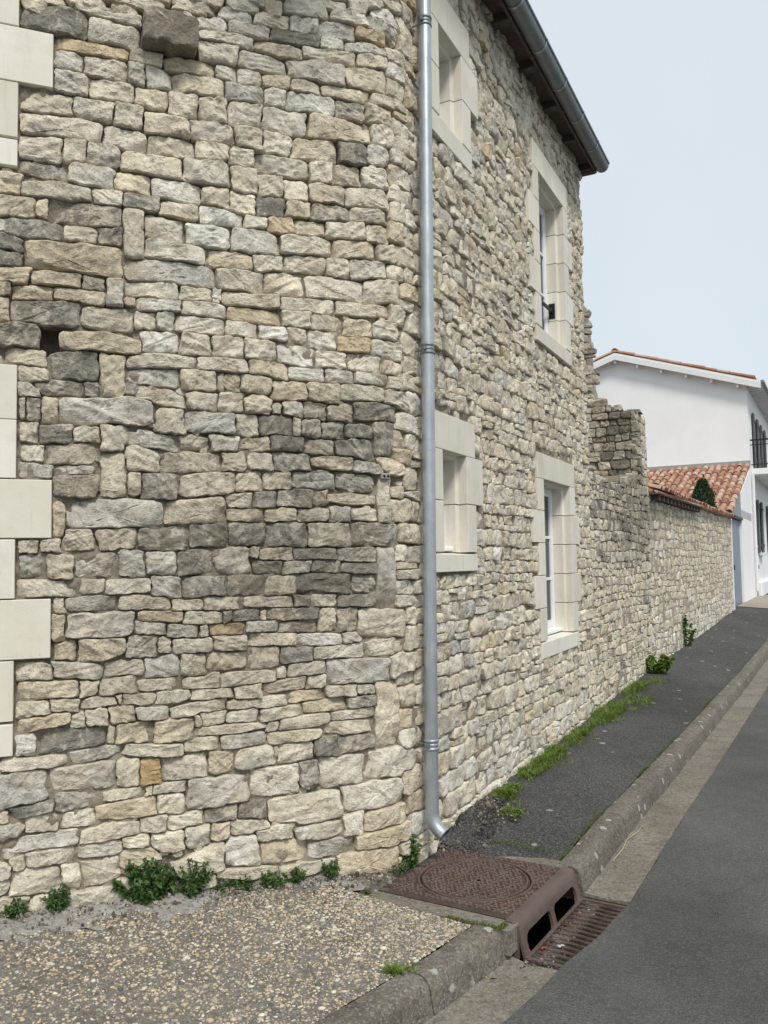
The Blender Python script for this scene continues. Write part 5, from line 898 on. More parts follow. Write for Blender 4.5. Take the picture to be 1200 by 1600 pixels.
# conifer behind the wall
def leaf_cloud(pts, nrm_, size, g, mat, name, parent, tone=None, asp=.45, droop=.0):
    """many small pointed leaves: two triangles each"""
    n = len(pts); d = nrm_+g.normal(0, .45, (n, 3)); d /= np.linalg.norm(d, axis=1)[:, None]
    s_ = np.cross(d, g.normal(0, 1, (n, 3))); s_ /= np.linalg.norm(s_, axis=1)[:, None]; s_ = s_
    L_ = size*g.uniform(.6, 1.3, n)[:, None]; u2 = np.cross(s_, d)
    tip = pts+d*L_+np.array([0, 0, -1])*L_*droop; mid = pts+d*L_*.5+u2*L_*.10
    V = np.concatenate([pts, mid+s_*L_*asp*.5, tip, mid-s_*L_*asp*.5]); i = np.arange(n)
    Fq = np.stack([i, i+n, i+2*n, i+3*n], 1); t = (tone if tone is not None else g.random(n)); cc = np.stack([np.tile(t, 4)]*3+[np.ones(4*n)], 1)
    return build(name, V, [Fq], mat, parent, False, None, cc)
tp = FW(np.array(8.7), np.array(-.42), np.array(.2))
tree = thing('conifer_tree', tp, 'narrow dark green conifer rising behind the boundary wall', 'tree')
V, F_ = tube([tp, tp+np.array([.01, 0, 1.6]), tp+np.array([0, .01, 3.15])], [.06, .045, .012], 10); build('trunk', V, F_, M['bark'], tree, True)
n = 9000; hgt = g.uniform(0, 1, n)**.8; rad = np.interp(hgt, [0, .25, .55, .85, 1], [.22, .31, .32, .25, .07])*g.uniform(.55, 1.06, n); an = g.uniform(0, 6.28, n)
pts = tp+np.stack([rad*np.cos(an), rad*np.sin(an), .95+hgt*2.45+g.normal(0, .02, n)], 1); dn = np.stack([.35*np.cos(an), .35*np.sin(an), np.full(n, .9)], 1)
leaf_cloud(pts, dn, .075, g, M['conifer'], 'crown', tree, None, .35)

# ------------------------------------------------------------------ ground, road, pavement
bm = bmesh.new()
vs = [bm.verts.new(p) for p in ((-300, -300, -.75), (300, -300, -.75), (300, 300, -.75), (-300, 300, -.75))]; bm.faces.new(vs)
o = bm_obj('ground', bm, M['road']); prop(o, 'flat ground under the street', kind='structure')
def S2(s, off, z): return FRR(np.asarray(s, float), np.asarray(off, float), np.asarray(z, float))
def tang(s):
    d = .05; return (k_off(s+d)-k_off(s-d))/(2*d)
def kpt(s, e, z):
    """point at distance e outwards of the kerb's top outer edge"""
    t = tang(s); c = 1/np.sqrt(1+t*t); return S2(np.asarray(s)-e*t*c, k_off(s)+e*c, z)
KW, KH = .135, .150
def grid_obj(name, P, mat, kind='structure', label=None):
    nr_, nc = P.shape[:2]; i, j = np.meshgrid(np.arange(nc-1), np.arange(nr_-1)); a = (j*nc+i).ravel()
    o = build(name, P.reshape(-1, 3), [np.stack([a, a+nc, a+1+nc, a+1], 1)], mat, None, True); prop(o, label, kind=kind); return o
def flip_check(o):
    bm = bmesh.new(); bm.from_mesh(o.data)
    if sum(f.normal.z for f in bm.faces) < 0:
        bmesh.ops.reverse_faces(bm, faces=bm.faces[:]); bm.to_mesh(o.data)
    bm.free()
nG, nH = SN(61, 16, .12, .9), SN(62, 14, .6, 4)
CHW = .29
ss = np.concatenate([np.arange(-12, -2, .25), np.arange(-2, 6, .08), np.arange(6, 60, .5)])
ee = np.concatenate([[CHW, CHW+.02], np.arange(.4, 3, .15), np.arange(3.2, 14, .8)])
S_, E_ = np.meshgrid(ss, ee); Z_ = z_kerb(S_)-KH+.012+.016*np.clip(E_-CHW, 0, 3)+.004*nH(S_, E_)
edge = .006*nG(S_*1.0, S_*0+2)*(E_ <= CHW+.01)
o = grid_obj('road', kpt(S_, E_+edge, Z_), M['road'], label='grey asphalt road beside the kerb'); flip_check(o)
# pavement along the right-hand walls
ss = np.concatenate([np.arange(.40, 3.5, .04), np.arange(3.5, 12, .1), np.arange(12, 34, .4)]); tt = np.linspace(0, 1, 34)
S_, T_ = np.meshgrid(ss, tt)
def wall_off(s): return np.where(s <= S1, -.04, -.04+(s-S1)*math.tan(math.atan2(DW[0], DW[1])-math.atan2(DR[0], DR[1])))
Ai = S2(S_, wall_off(S_), 0*S_); Bi = kpt(S_, np.full_like(S_, -KW-.004), 0*S_); P = Ai*(1-T_[..., None])+Bi*T_[..., None]
zz = z_wall(S_)*(1-T_)+(z_kerb(S_)-.006)*T_+.004*nG(P[..., 0], P[..., 1])+.03*np.exp(-((S_-.72)/.22)**2-((T_-.22)/.2)**2)*(1+.5*nG(P[..., 0]*4, P[..., 1]*4))
zz = zz-.022*np.clip(1-(S_-.40)/.10, 0, 1)
P[..., 2] = zz; o = grid_obj('asphalt_pavement', P, M['asphalt'], label='dark asphalt pavement along the stone walls'); flip_check(o)
pave_right = (ss, tt, P)
# pavement in front of the left-hand wall: pebble concrete
wk = np.array([(-6, -9.5), (-4, -5.5), (-3, -3.7), (-2.2, -2.5), (-1.5, -1.65), (-.8, -.98), (-.3, -.46), (.1, .0), (.45, .43)])
ii = np.linspace(0, 8, 150); sw = np.interp(ii, np.arange(9), wk[:, 0]); sk = np.interp(ii, np.arange(9), wk[:, 1]); tt2 = np.linspace(0, 1, 50)
Wp = house_map(sw, np.full_like(sw, -.05), 0*sw); Kp = kpt(sk, np.full_like(sk, -KW-.004), 0*sk)
P = Wp[None]*(1-tt2[:, None, None])+Kp[None]*tt2[:, None, None]
PL_c = np.array([(-.088, 4.682), (.377, 5.393), (1.063, 4.978), (.588, 4.267)])
pc = PL_c.mean(0); ex = (PL_c[3]-PL_c[0]); ex /= np.linalg.norm(ex); ey = np.array([-ex[1], ex[0]])
def plate_uv(XY): d = XY-pc; return d@ex, d@ey
pu, pv = plate_uv(P[..., :2]); near_pl = (np.abs(pu) < .52) & (np.abs(pv) < .50)
zz = (z_wall(sw)[None]*(1-tt2[:, None])+(z_kerb(sk)-.004)[None]*tt2[:, None])+.004*nG(P[..., 0], P[..., 1])
d_in = np.clip((.135-np.maximum(np.abs(pu)-.40, np.abs(pv)-.40))/.03, 0, 1); zz = zz*(1-d_in)+np.minimum(zz, -.128)*d_in
P[..., 2] = zz
pavL = grid_obj('pebble_pavement', P, M['bedding'], label='exposed pebble concrete pavement below the left wall'); flip_check(pavL)
pave_left = P
def left_z(x, y):
    d = (P_flat[:, 0]-x)**2+(P_flat[:, 1]-y)**2; return P_flat[np.argmin(d), 2]
P_flat = pave_left.reshape(-1, 3)
# smooth cement fillet along the wall foot
m_ = (sw > -5) & (sw < -.42); sf = sw[m_]; tf = np.linspace(0, 1, 14); wf = .26+.10*np.sin(sf*3.1+1)+.05*np.sin(sf*8)+.03*np.sin(sf*23)+.02*np.sin(sf*47)
A_ = P[0, m_]; B_ = P[-1, m_]; dB = (B_-A_); L_ = np.linalg.norm(dB[:, :2], axis=1); dB = dB/L_[:, None]
Q = A_[None]+dB[None]*(wf[None, :, None]*tf[:, None, None]); Q[..., 2] += .020*(1-tf[:, None])-.004+.007*nG(Q[..., 0]*2, Q[..., 1]*2)+.006*nG(Q[..., 0]*7, Q[..., 1]*7)
o = grid_obj('cement_fillet', Q, M['cement'], label='smooth grey cement strip along the foot of the wall'); flip_check(o)
# pebbles set in the surface
g = np.random.default_rng(71); ico = bmesh.new(); bmesh.ops.create_icosphere(ico, subdivisions=1, radius=1.0)
iv = np.array([v.co[:] for v in ico.verts]); jf = np.array([[v.index for v in f.verts] for f in ico.faces]); ico.free()
npb = 30000; a = g.uniform(30, 149, npb); b = g.uniform(1, 49, npb)
# spread evenly over area: weight by cell size
i0, j0 = a.astype(int), b.astype(int); fa, fb = (a-i0)[:, None], (b-j0)[:, None]
Pt = (P[j0, i0]*(1-fa)*(1-fb)+P[j0, np.minimum(i0+1, 149)]*fa*(1-fb)+P[np.minimum(j0+1, 49), i0]*(1-fa)*fb+P[np.minimum(j0+1, 49), np.minimum(i0+1, 149)]*fa*fb)
u_, v_ = plate_uv(Pt[:, :2]); dist = np.linalg.norm(Pt[:, :2]-P[0, i0, :2], axis=1)
ok = ~((np.abs(u_) < .52) & (np.abs(v_) < .52)) & (dist > .20+.06*np.sin(i0*.35)+g.normal(0, .10, npb)) & (Pt[:, 1] > 1.5) & ~((v_ > .4) & (np.abs(u_) < .7)) & (u_ < .55+0*v_)
Pt = Pt[ok]; n = len(Pt); sc = np.exp(g.normal(math.log(.0058), .36, n)); rz = g.uniform(0, 6.28, n)
shp = np.stack([sc*g.uniform(.9, 1.6, n), sc*g.uniform(.6, 1.0, n), sc*g.uniform(.4, .7, n)], 1)
X = iv[None]*shp[:, None]; c_, s_ = np.cos(rz)[:, None], np.sin(rz)[:, None]
XY = np.stack([X[..., 0]*c_-X[..., 1]*s_, X[..., 0]*s_+X[..., 1]*c_, X[..., 2]], -1)+Pt[:, None]+np.array([0, 0, .0005])
PC = np.array([(.56, .47, .33), (.62, .56, .45), (.50, .40, .26), (.66, .62, .55), (.34, .28, .2), (.22, .21, .2), (.45, .36, .24), (.12, .12, .12), (.40, .36, .30)]); pk = g.choice(len(PC), n, p=[.15, .14, .15, .06, .16, .10, .12, .04, .08])
cc = np.repeat(np.concatenate([PC[pk]*g.uniform(.8, 1.1, (n, 1)), np.ones((n, 1))], 1), len(iv), 0)
Ff = (jf[None]+(np.arange(n)*len(iv))[:, None, None]).reshape(-1, 3)
o = build('pebbles', XY.reshape(-1, 3), [Ff], M['pebble'], None, True, None, cc); prop(o, 'small cream and brown pebbles set in the pavement', 'pebbles', kind='stuff')

# beige concrete drive in front of the white house
sd2 = np.arange(20.2, 27, .3); td = np.linspace(0, 1, 12); S_, T_ = np.meshgrid(sd2, td); A_ = S2(S_, wall_off(S_)+.0, 0*S_); B_ = kpt(S_, np.full_like(S_, -KW-.01), 0*S_); Q = A_*(1-T_[..., None])+B_*T_[..., None]; Q[..., 2] = z_wall(S_)*(1-T_)+z_kerb(S_)*T_+.012
o = grid_obj('driveway', Q, mat_concrete('beige drive concrete', (.33, .28, .23), (.42, .37, .31), 0, 60), label='beige concrete drive in front of the white house'); flip_check(o)
# kerb stones and channel slabs, each its own piece
kerb = thing('kerb', kpt(np.array(2.), np.array(0.), np.array(-.2)), 'row of worn grey concrete kerb stones'); kerb['kind'] = 'structure'
chan = thing('gutter_channel', kpt(np.array(2.), np.array(.1), np.array(-.25)), 'concrete gutter channel slabs along the kerb'); chan['kind'] = 'structure'
def sweep(name, s0, s1, prof, zf, mat, parent, step=.08, jitter=0, ends=True):
    n = max(2, int((s1-s0)/step)+1); sv = np.linspace(s0, s1, n); m = len(prof); V = np.zeros((n, m, 3))
    for k, (e, z) in enumerate(prof):
        V[:, k] = kpt(sv, np.full(n, e), zf(sv)+z+(jitter*nG(sv*3, sv*0+k*.7) if jitter else 0))
    Fq = [(i*m+k, i*m+(k+1) % m, (i+1)*m+(k+1) % m, (i+1)*m+k) for i in range(n-1) for k in range(m)]
    bm = bmesh.new(); vv = [bm.verts.new(p) for p in V.reshape(-1, 3)]
    for f in Fq: bm.faces.new([vv[i] for i in f])
    bm.faces.new(vv[:m]); bm.faces.new(vv[-m:][::-1])
    return bm_obj(name, bm, mat, parent, 0, True, R(35))
kp = [(-KW, -.35), (-KW, -.006), (-KW+.010, 0), (-.055, -.002), (-.032, -.007), (-.014, -.018), (-.001, -.036), (.006, -.058), (.022, -KH+.01), (.03, -.35)]
def joints(lo, hi, L, first): 
    r = [first]; 
    while r[-1] < hi: r.append(r[-1]+L)
    return r
H0, H1 = -.455, .435                                     # hood of the drain between these
for a, b in zip([-9.2, -8.2, -7.2, -6.2, -5.2, -4.2, -3.15, -2.12, -1.13], [-8.2, -7.2, -6.2, -5.2, -4.2, -3.15, -2.12, -1.13, H0]):
    sweep('kerb_stone', a+.005, b-.005, kp, z_kerb, M['kerb'], kerb, .05, .0025)
kr = joints(0, 34, 1.0, H1)
for a, b in zip(kr[:-1], kr[1:]): sweep('kerb_stone', a+.005, b-.005, kp, z_kerb, M['kerb'], kerb, .05 if a < 6 else .2, .0025)
cp = [(.024, -.30), (.024, -KH+.004), (.12, -KH-.006), (CHW-.004, -KH+.006), (CHW-.004, -.30)]
for a, b in zip([-9, -7, -5, -4, -3, -2.1, -1.25], [-7, -5, -4, -3, -2.1, -1.25, -.47]): sweep('channel_slab', a+.004, b-.004, cp, z_kerb, M['channel'], chan, .06, .003)
kr = joints(0, 34, .92, .45)
for a, b in zip(kr[:-1], kr[1:]): sweep('channel_slab', a+.004, b-.004, cp, z_kerb, M['channel'], chan, .06 if a < 6 else .2, .003)

# ------------------------------------------------------------------ cast iron drain inlet
ZP = -.098
drain = thing('drain_inlet', (*pc, -.25), 'rusty cast iron drain inlet with round cover and two-mouth kerb hood', 'drain')
FP = Fr(pc, ex)                                           # u towards the road, o sideways: n = right of ex
def fp(u, o, z): return FP(np.asarray(u, float), np.asarray(o, float), np.asarray(z, float))
HS = .400; RC = .305
def plate_mesh(name, outer, hole, z0, z1, n=48):
    """square plate with a round hole"""
    bm = bmesh.new(); ang = np.linspace(0, 2*math.pi, n, endpoint=False)
    sq = []
    for a in ang:
        c, s = math.cos(a), math.sin(a); k = outer/max(abs(c), abs(s)); sq.append((c*k, s*k))
    ci = [(hole*math.cos(a), hole*math.sin(a)) for a in ang]
    L = [[bm.verts.new(fp(u, o, z)) for u, o in pts] for pts, z in ((sq, z1), (ci, z1), (ci, z0), (sq, z0))]
    for A, B_ in zip(L, L[1:]+L[:1]):
        for k in range(n): bm.faces.new([A[k], A[(k+1) % n], B_[(k+1) % n], B_[k]])
    return bm
bm = plate_mesh('p', HS, RC+.006, ZP-.06, ZP); bm_obj('frame_plate', bm, M['iron_dirty'], drain)
V, F_ = tube([fp(0, 0, ZP-.05), fp(0, 0, ZP-.001)], RC, 48); build('round_cover', V, F_, M['iron_dirty'], drain, True, R(40))
V, F_ = tube([fp(.02, .0, ZP-.002), fp(.02, .0, ZP+.0015)], .016, 14); build('key_hole_shade', V, F_, M['dark'], drain)  # black disc painted in place of a shaded key hole
# raised tread of interlocking three-armed bosses
def tread(inside, name):
    bm = bmesh.new(); p = .050; rows = int(.8/(p*.866))+1
    for r in range(rows):
        for c in range(24):
            x = -.40+c*p+(p/2 if r % 2 else 0); y = -.40+r*p*.866
            if not inside(x, y): continue
            rot = (math.pi/6 if (r+c) % 2 else math.pi/6+math.pi)
            for k in range(3):
                a = rot+k*2.0944; dx, dy = math.cos(a), math.sin(a); px, py = -dy, dx; l, w_ = .0232, .0064
                P0 = [(x+px*w_, y+py*w_), (x-px*w_, y-py*w_), (x+dx*l-px*w_, y+dy*l-py*w_), (x+dx*l+px*w_, y+dy*l+py*w_)]
                b = [bm.verts.new(fp(u, o, ZP-.002)) for u, o in P0]; t = [bm.verts.new(fp(u*.98+x*.02, o*.98+y*.02, ZP+.0065)) for u, o in P0]
                bm.faces.new(t)
                for q_ in range(4): bm.faces.new([b[q_], b[(q_+1) % 4], t[(q_+1) % 4], t[q_]])
    o = bm_obj(name, bm, M['iron_worn'], drain); o['kind'] = 'stuff'; return o
tread(lambda x, y: math.hypot(x, y) < RC-.022, 'cover_tread')
tread(lambda x, y: math.hypot(x, y) > RC+.024 and max(abs(x), abs(y)) < HS-.04, 'frame_tread')
for r_ in (RC-.012, RC+.016):
    V = []; n = 64
    for k in range(n):
        a = 2*math.pi*k/n
        for rr, z in ((r_-.006, ZP-.002), (r_-.005, ZP+.005), (r_+.005, ZP+.005), (r_+.006, ZP-.002)): V.append(fp(rr*math.cos(a), rr*math.sin(a), z))
    Fq = [(k*4+j, k*4+j+1, ((k+1) % n)*4+j+1, ((k+1) % n)*4+j) for k in range(n) for j in range(3)]
    o = build('ring_rib', V, [np.array(Fq)], M['iron'], drain); 
    bm = bmesh.new(); bm.from_mesh(o.data); bmesh.ops.recalc_face_normals(bm, faces=bm.faces[:]); bm.to_mesh(o.data); bm.free()
# kerb hood: face with two mouths, built from a rounded section cut by openings
def hood():
    bm = bmesh.new(); n = 110; os_ = np.linspace(-.425, .425, n)
    sec = [(HS-.035, ZP+.004), (HS-.005, ZP+.004), (HS+.020, ZP-.003), (HS+.034, ZP-.017), (HS+.042, ZP-.038)]+[(HS+.042+.034*t, ZP-.038-.135*t) for t in np.linspace(0, 1, 24)[1:]]
    def open_(o, z):
        for c in (-.192, .192):
            dx, dz = abs(o-c)-.134, abs(z-(ZP-.117))-.014; q_ = math.hypot(max(dx, 0), max(dz, 0))+min(max(dx, dz), 0)
            if q_ < .034: return True
        return False
    V = [[bm.verts.new(fp(u, o, z)) for o in os_] for u, z in sec]
    for i in range(len(sec)-1):
        for j in range(n-1):
            if open_((os_[j]+os_[j+1])/2, (sec[i][1]+sec[i+1][1])/2): continue
            bm.faces.new([V[i][j], V[i][j+1], V[i+1][j+1], V[i+1][j]])
    for v in [v for v in bm.verts if not v.link_faces]: bm.verts.remove(v)
    bmesh.ops.recalc_face_normals(bm, faces=bm.faces[:])
    if sum(f.normal.z for f in bm.faces) < 0: bmesh.ops.reverse_faces(bm, faces=bm.faces[:])
    # smooth the mouths' edges
    be = [v for v in bm.verts if v.is_boundary and abs(v.co.z-ZP) > .02 and v.co.z > ZP-.165]
    for _ in range(3): bmesh.ops.smooth_vert(bm, verts=be, factor=.4, use_axis_x=True, use_axis_y=True, use_axis_z=True)
    r = bmesh.ops.solidify(bm, geom=bm.faces[:], thickness=.016)
    return bm_obj('kerb_hood', bm, M['iron'], drain, 0, True, R(45))
hood()
boxes('side_cheek', FP, [(HS-.05, HS+.036, -.428, -.41, ZP-.17, ZP-.014)], M['iron'], drain)
boxes('side_cheek', FP, [(HS-.05, HS+.036, .41, .428, ZP-.17, ZP-.014)], M['iron'], drain)
boxes('pit', FP, [(-.2, HS+.36, -.5, -.46, -.74, ZP-.17), (-.2, HS+.36, .46, .5, -.74, ZP-.17), (-.24, -.2, -.5, .5, -.74, ZP-.07), (HS+.36, HS+.40, -.5, .5, -.74, ZP-.17), (-.24, HS+.40, -.5, .5, -.745, -.70)], M['dark'], drain)  # walls coloured near-black to put the pit's depth shade into them
# concrete strips round the plate
st = boxes('concrete_strip', FP, [(-HS-.14, HS+.03, HS+.004, HS+.115, -.22, ZP-.004)], M['channel']); prop(st, 'concrete strip', kind='structure')
st = boxes('concrete_strip', FP, [(-HS-.14, HS-.02, -HS-.125, -HS-.004, -.22, ZP-.005)], M['channel']); prop(st, 'concrete strip', kind='structure')
# wavy bar grate in the channel
ZG = -.100-KH
gr = thing('drain_grate', fp(HS+.24, 0, ZG-.05), 'rusty wavy-bar iron grate in the gutter channel below the hood', 'grate')
GU0, GU1 = HS+.085, HS+.330
boxes('grate_frame', FP, [(GU0-.02, GU1+.02, -.425, -.405, ZG-.05, ZG), (GU0-.02, GU1+.02, .405, .425, ZG-.05, ZG), (GU0-.02, GU0, -.405, .405, ZG-.05, ZG-.003), (GU1, GU1+.02, -.405, .405, ZG-.05, ZG+.004)], M['iron'], gr, .003)
for k in range(15):
    o0 = -.372+k*.0532; bm = bmesh.new(); n = 22; L = []
    for i in range(n):
        t = i/(n-1); u = GU0+(GU1-GU0)*t; o = o0+.013*math.sin(t*6.283*1.35+.4); zt = ZG-.002+.004*math.sin(t*6.283*1.35)
        L.append([bm.verts.new(fp(u, o+dw_, z)) for dw_, z in ((-.009, ZG-.045), (-.011, zt-.005), (-.005, zt), (.005, zt), (.011, zt-.005), (.009, ZG-.045))])
    for A, B_ in zip(L, L[1:]):
        for j in range(6): bm.faces.new([A[j], A[(j+1) % 6], B_[(j+1) % 6], B_[j]])
    bm.faces.new(L[0]); bm.faces.new(L[-1][::-1]); bm_obj('bar', bm, M['iron_dark'], gr, 0, True, R(50))
for u in (GU0+.045,): boxes('cross_bar', FP, [(u-.007, u+.007, -.405, .405, ZG-.04, ZG-.008)], M['iron'], gr)

# ------------------------------------------------------------------ plants and small litter
g = np.random.default_rng(91)
def weed(name, x, y, z, r, h, n, label, cat='weed', group=None, leaf=.035, mat='leaf', lean=(0, 0)):
    t = thing(name, (x, y, z), label, cat, group)
    # a few stems
    bm = None; Vs, Qs, k0 = [], [], 0; tips = []
    for k in range(max(5, int(n/40))):
        a = g.uniform(0, 6.28); rr = r*math.sqrt(g.random()); tip = np.array([x+rr*math.cos(a)+lean[0]*h, y+rr*math.sin(a)*.6+lean[1]*h, z+h*g.uniform(.45, 1.0)*(1-.5*(rr/r)**2)])
        b = np.array([x+.35*rr*math.cos(a), y+.35*rr*math.sin(a)*.6, z-.01]); mid = (b+tip)/2+np.array([0, 0, .1*h])
        V, F_ = tube([b, mid, tip], [.0028, .0022, .0012], 5, False); Vs.append(V); Qs.append(F_[0]+k0); k0 += len(V); tips.append((b, mid, tip))
    build('stems', np.concatenate(Vs), [np.concatenate(Qs)], M[mat], t, True, None, np.tile([.3, .3, .3, 1], (k0, 1)))
    P, D_ = [], []
    for _ in range(n):
        b, mid, tip = tips[g.integers(len(tips))]; q_ = g.random()**.7; p = (1-q_)**2*b+2*q_*(1-q_)*mid+q_**2*tip
        P.append(p+g.normal(0, .008, 3)); dd = np.array([p[0]-x, p[1]-y, 0])/max(r, .01)+np.array([0, 0, .45])+g.normal(0, .4, 3); D_.append(dd)
    P = np.array(P); P[:, 2] = np.maximum(P[:, 2], z+.004)
    leaf_cloud(P, np.array(D_), leaf, g, M[mat], 'leaves', t, None, .62, .25)
    return t
def grass_patch(name, x, y, z, rx, ry, h, n, label, cat='grass tuft', group=None, mat='grassm', ang=0.0):
    t = thing(name, (x, y, z), label, cat, group)
    n = int(n*1.7); k_ = max(3, int(rx/.035)); cl_ = g.normal(0, .5, (k_, 2)); ci = g.integers(0, k_, n); ch = g.uniform(.45, 1.25, k_)
    a = g.uniform(0, 6.28, n); rr = np.sqrt(g.random(n)); px = rr*np.cos(a)*rx; py = rr*np.sin(a)*ry; px = np.where(g.random(n) < .75, cl_[ci, 0]*rx+px*.28, px); py = np.where(g.random(n) < .75, cl_[ci, 1]*ry+py*.35, py); c, s = math.cos(ang), math.sin(ang)
    X = x+px*c-py*s; Y = y+px*s+py*c; L = h*g.uniform(.45, 1.1, n)*(1.05-.5*rr)*ch[ci]; b = np.stack([X, Y, np.full(n, z-.006)], 1)
    d = np.stack([g.normal(0, .45, n)+.5*np.cos(a)*rr, g.normal(0, .45, n)+.5*np.sin(a)*rr, np.ones(n)], 1); d /= np.linalg.norm(d, axis=1)[:, None]
    s_ = np.stack([-d[:, 1], d[:, 0], 0*d[:, 0]], 1)+g.normal(0, .3, (n, 3)); s_ /= np.linalg.norm(s_, axis=1)[:, None]; w_ = .0022+.0016*g.random(n)[:, None]
    mid = b+d*L[:, None]*.55; tip = b+d*L[:, None]+np.stack([d[:, 0], d[:, 1], -.35*np.ones(n)], 1)*L[:, None]*.35
    V = np.concatenate([b-s_*w_, b+s_*w_, mid+s_*w_*.8, mid-s_*w_*.8, tip]); i = np.arange(n)
    cc = np.stack([np.tile(g.random(n), 5)]*3+[np.ones(5*n)], 1)
    build('blades', V, [np.stack([i, i+n, i+2*n, i+3*n], 1), np.stack([i+3*n, i+2*n, i+4*n], 1)], M[mat], t, False, None, cc); return t
weed('nettle_clump', -1.27, 4.43, -.035, .175, .235, 2100, 'large dark green leafy weed clump at the foot of the left wall', leaf=.027)
weed('nettle_clump', -1.06, 4.51, -.035, .13, .20, 900, 'leafy weed joined to the right of the large clump at the wall foot', leaf=.024)
weed('nettle_clump', -1.66, 4.26, -.02, .075, .16, 520, 'small round green weed left of the large clump', leaf=.021)
weed('nettle_clump', -1.83, 4.19, -.005, .06, .10, 320, 'tiny green weed nearest the left edge at the wall foot', leaf=.019)
for i, (x, y, r, h, n, lb) in enumerate([(-.93, 4.61, .05, .05, 90, 'low weed first right of the large clump at the wall foot'), (-.80, 4.64, .06, .045, 110, 'low creeping weed in the middle of the wall foot'), (-.66, 4.68, .075, .06, 120, 'low broad-leaved weed at the wall foot'), (-.53, 4.73, .06, .065, 110, 'upright leafy weed at the wall foot beside the big ochre corner stone'), (-.33, 4.80, .035, .085, 110, 'narrow upright weed at the left end of the ochre corner stone')]):
    weed('wall_weed', x, y-.02, -.055, r*1.25, h*1.35, n*3, lb, group='low weeds along the wall foot', leaf=.022)
weed('corner_weed', .13, 5.03, -.095, .06, .20, 420, 'tall dark weed in the house corner left of the downpipe', leaf=.026)
weed('corner_weed', .055, 4.955, -.095, .03, .07, 70, 'short dark weed below the tall one at the house corner', leaf=.022)
grass_patch('grass_tuft', .055, 3.79, -.103, .075, .05, .055, 420, 'bright green grass tuft in the kerb joint')
grass_patch('grass_tuft', -.125, 4.67, -.098, .03, .02, .035, 90, 'tiny pale green tuft at the corner of the drain plate')
grass_patch('grass_tuft', -.12, 4.545, -.10, .03, .018, .025, 80, 'tiny dark tuft on the concrete strip beside the drain')
grass_patch('grass_tuft', -.31, 4.30, -.085, .022, .014, .018, 60, 'tiny tuft in the crack of the pebble pavement')
def rw(s, off): p = FRR(np.array(s), np.array(off), np.array(0.)); return p[0], p[1]
aR = math.atan2(DR[1], DR[0])
for s, off, rx, ry, h, n, lb in [(.98, .30, .11, .075, .05, 520, 'round bright grass tuft on the asphalt near the downpipe'), (1.42, .13, .22, .09, .085, 700, 'tall grass clump against the wall foot right of the downpipe'), (2.05, .12, .28, .09, .06, 700, 'low grass along the wall foot below the ground floor window'), (2.75, .11, .38, .09, .07, 800, 'grass along the wall foot under the tall window'), (3.6, .12, .42, .10, .07, 800, 'grass along the wall foot past the tall window'), (4.7, .17, .55, .13, .10, 1300, 'thick bright grass patch at the end of the house'), (5.6, .30, .45, .18, .05, 800, 'flat mossy grass patch spreading onto the pavement'), (6.6, .12, .6, .10, .09, 900, 'grass at the foot of the ruined wall')]:
    x, y = rw(s, off); grass_patch('grass_clump', x, y, float(z_wall(s))+.012, rx, ry, h, n, lb, 'grass', 'grass clumps along the wall foot', ang=aR)
x, y = rw(8.1, .20); weed('bush', x, y, .07, .27, .27, 1300, 'round green leafy bush at the foot of the ruined wall', 'bush', leaf=.05, mat='grassm')
x, y = rw(11.3, .02); weed('tall_weed', x+.18, y+.1, .12, .20, .62, 420, 'dark spindly weed at the foot of the boundary wall', leaf=.06)
n = 5200; s_g = g.uniform(.9, 7.5, n); cen = .16+.12*np.sin(s_g*1.9+.5)+.06*np.sin(s_g*5.7); o_g = np.abs(cen+g.normal(0, .09, n)); keep = (np.sin(s_g*2.7+1)+.9*np.sin(s_g*6.1)+.6*np.sin(s_g*13.+o_g*20)+g.normal(0, .5, n)) > .55
s_g, o_g = s_g[keep], o_g[keep]; n = len(s_g); pb = S2(s_g, o_g, z_wall(s_g)+.002-.03*np.clip(o_g, 0, .5)*.3); L = .03+.035*g.random(n); d = g.normal(0, .55, (n, 3)); d[:, 2] = 1; d /= np.linalg.norm(d, axis=1)[:, None]
sv_ = np.cross(d, g.normal(0, 1, (n, 3))); sv_ /= np.linalg.norm(sv_, axis=1)[:, None]; w_ = .0018+.0014*g.random(n)[:, None]; tip = pb+d*L[:, None]; i = np.arange(n)
o = build('grass', np.concatenate([pb-sv_*w_, pb+sv_*w_, tip]), [np.stack([i, i+n, i+2*n], 1)], M['grassm'], None, False, None, np.stack([np.tile(g.random(n), 3)]*3+[np.ones(3*n)], 1)); prop(o, 'sparse thin grass straggling from the wall foot onto the asphalt', 'grass', kind='stuff')
# moss lines in kerb joint and along the walls
def moss_line(pts, wd, n, hgt):
    pts = np.array(pts); k = g.integers(0, len(pts)-1, n); f = g.random(n)[:, None]; p = pts[k]*(1-f)+pts[k+1]*f
    p = p+np.stack([g.normal(0, wd, n), g.normal(0, wd, n), g.uniform(-.002, hgt, n)], 1); return p
ms = []
s_a = np.arange(.5, 7, .1); q_ = moss_line(kpt(s_a, np.full_like(s_a, -KW-.012), z_kerb(s_a)-.004), .006, 5000, .005); s_q = (q_-K)@DR; ms.append(q_[(np.sin(s_q*2.3)+.8*np.sin(s_q*5.1+1)+g.normal(0, .4, len(q_))) > .35])
ms.append(moss_line([fp(HS-.02, HS+.06, ZP-.004), fp(HS-.02, HS+.12, ZP-.002), fp(HS-.32, HS+.125, ZP-.004)], .006, 700, .008))
ms.append(moss_line([fp(HS+.35, .2, ZG+.004), fp(HS+.36, .42, ZG+.004), fp(HS+.36, .75, ZG+.004)], .012, 900, .007))
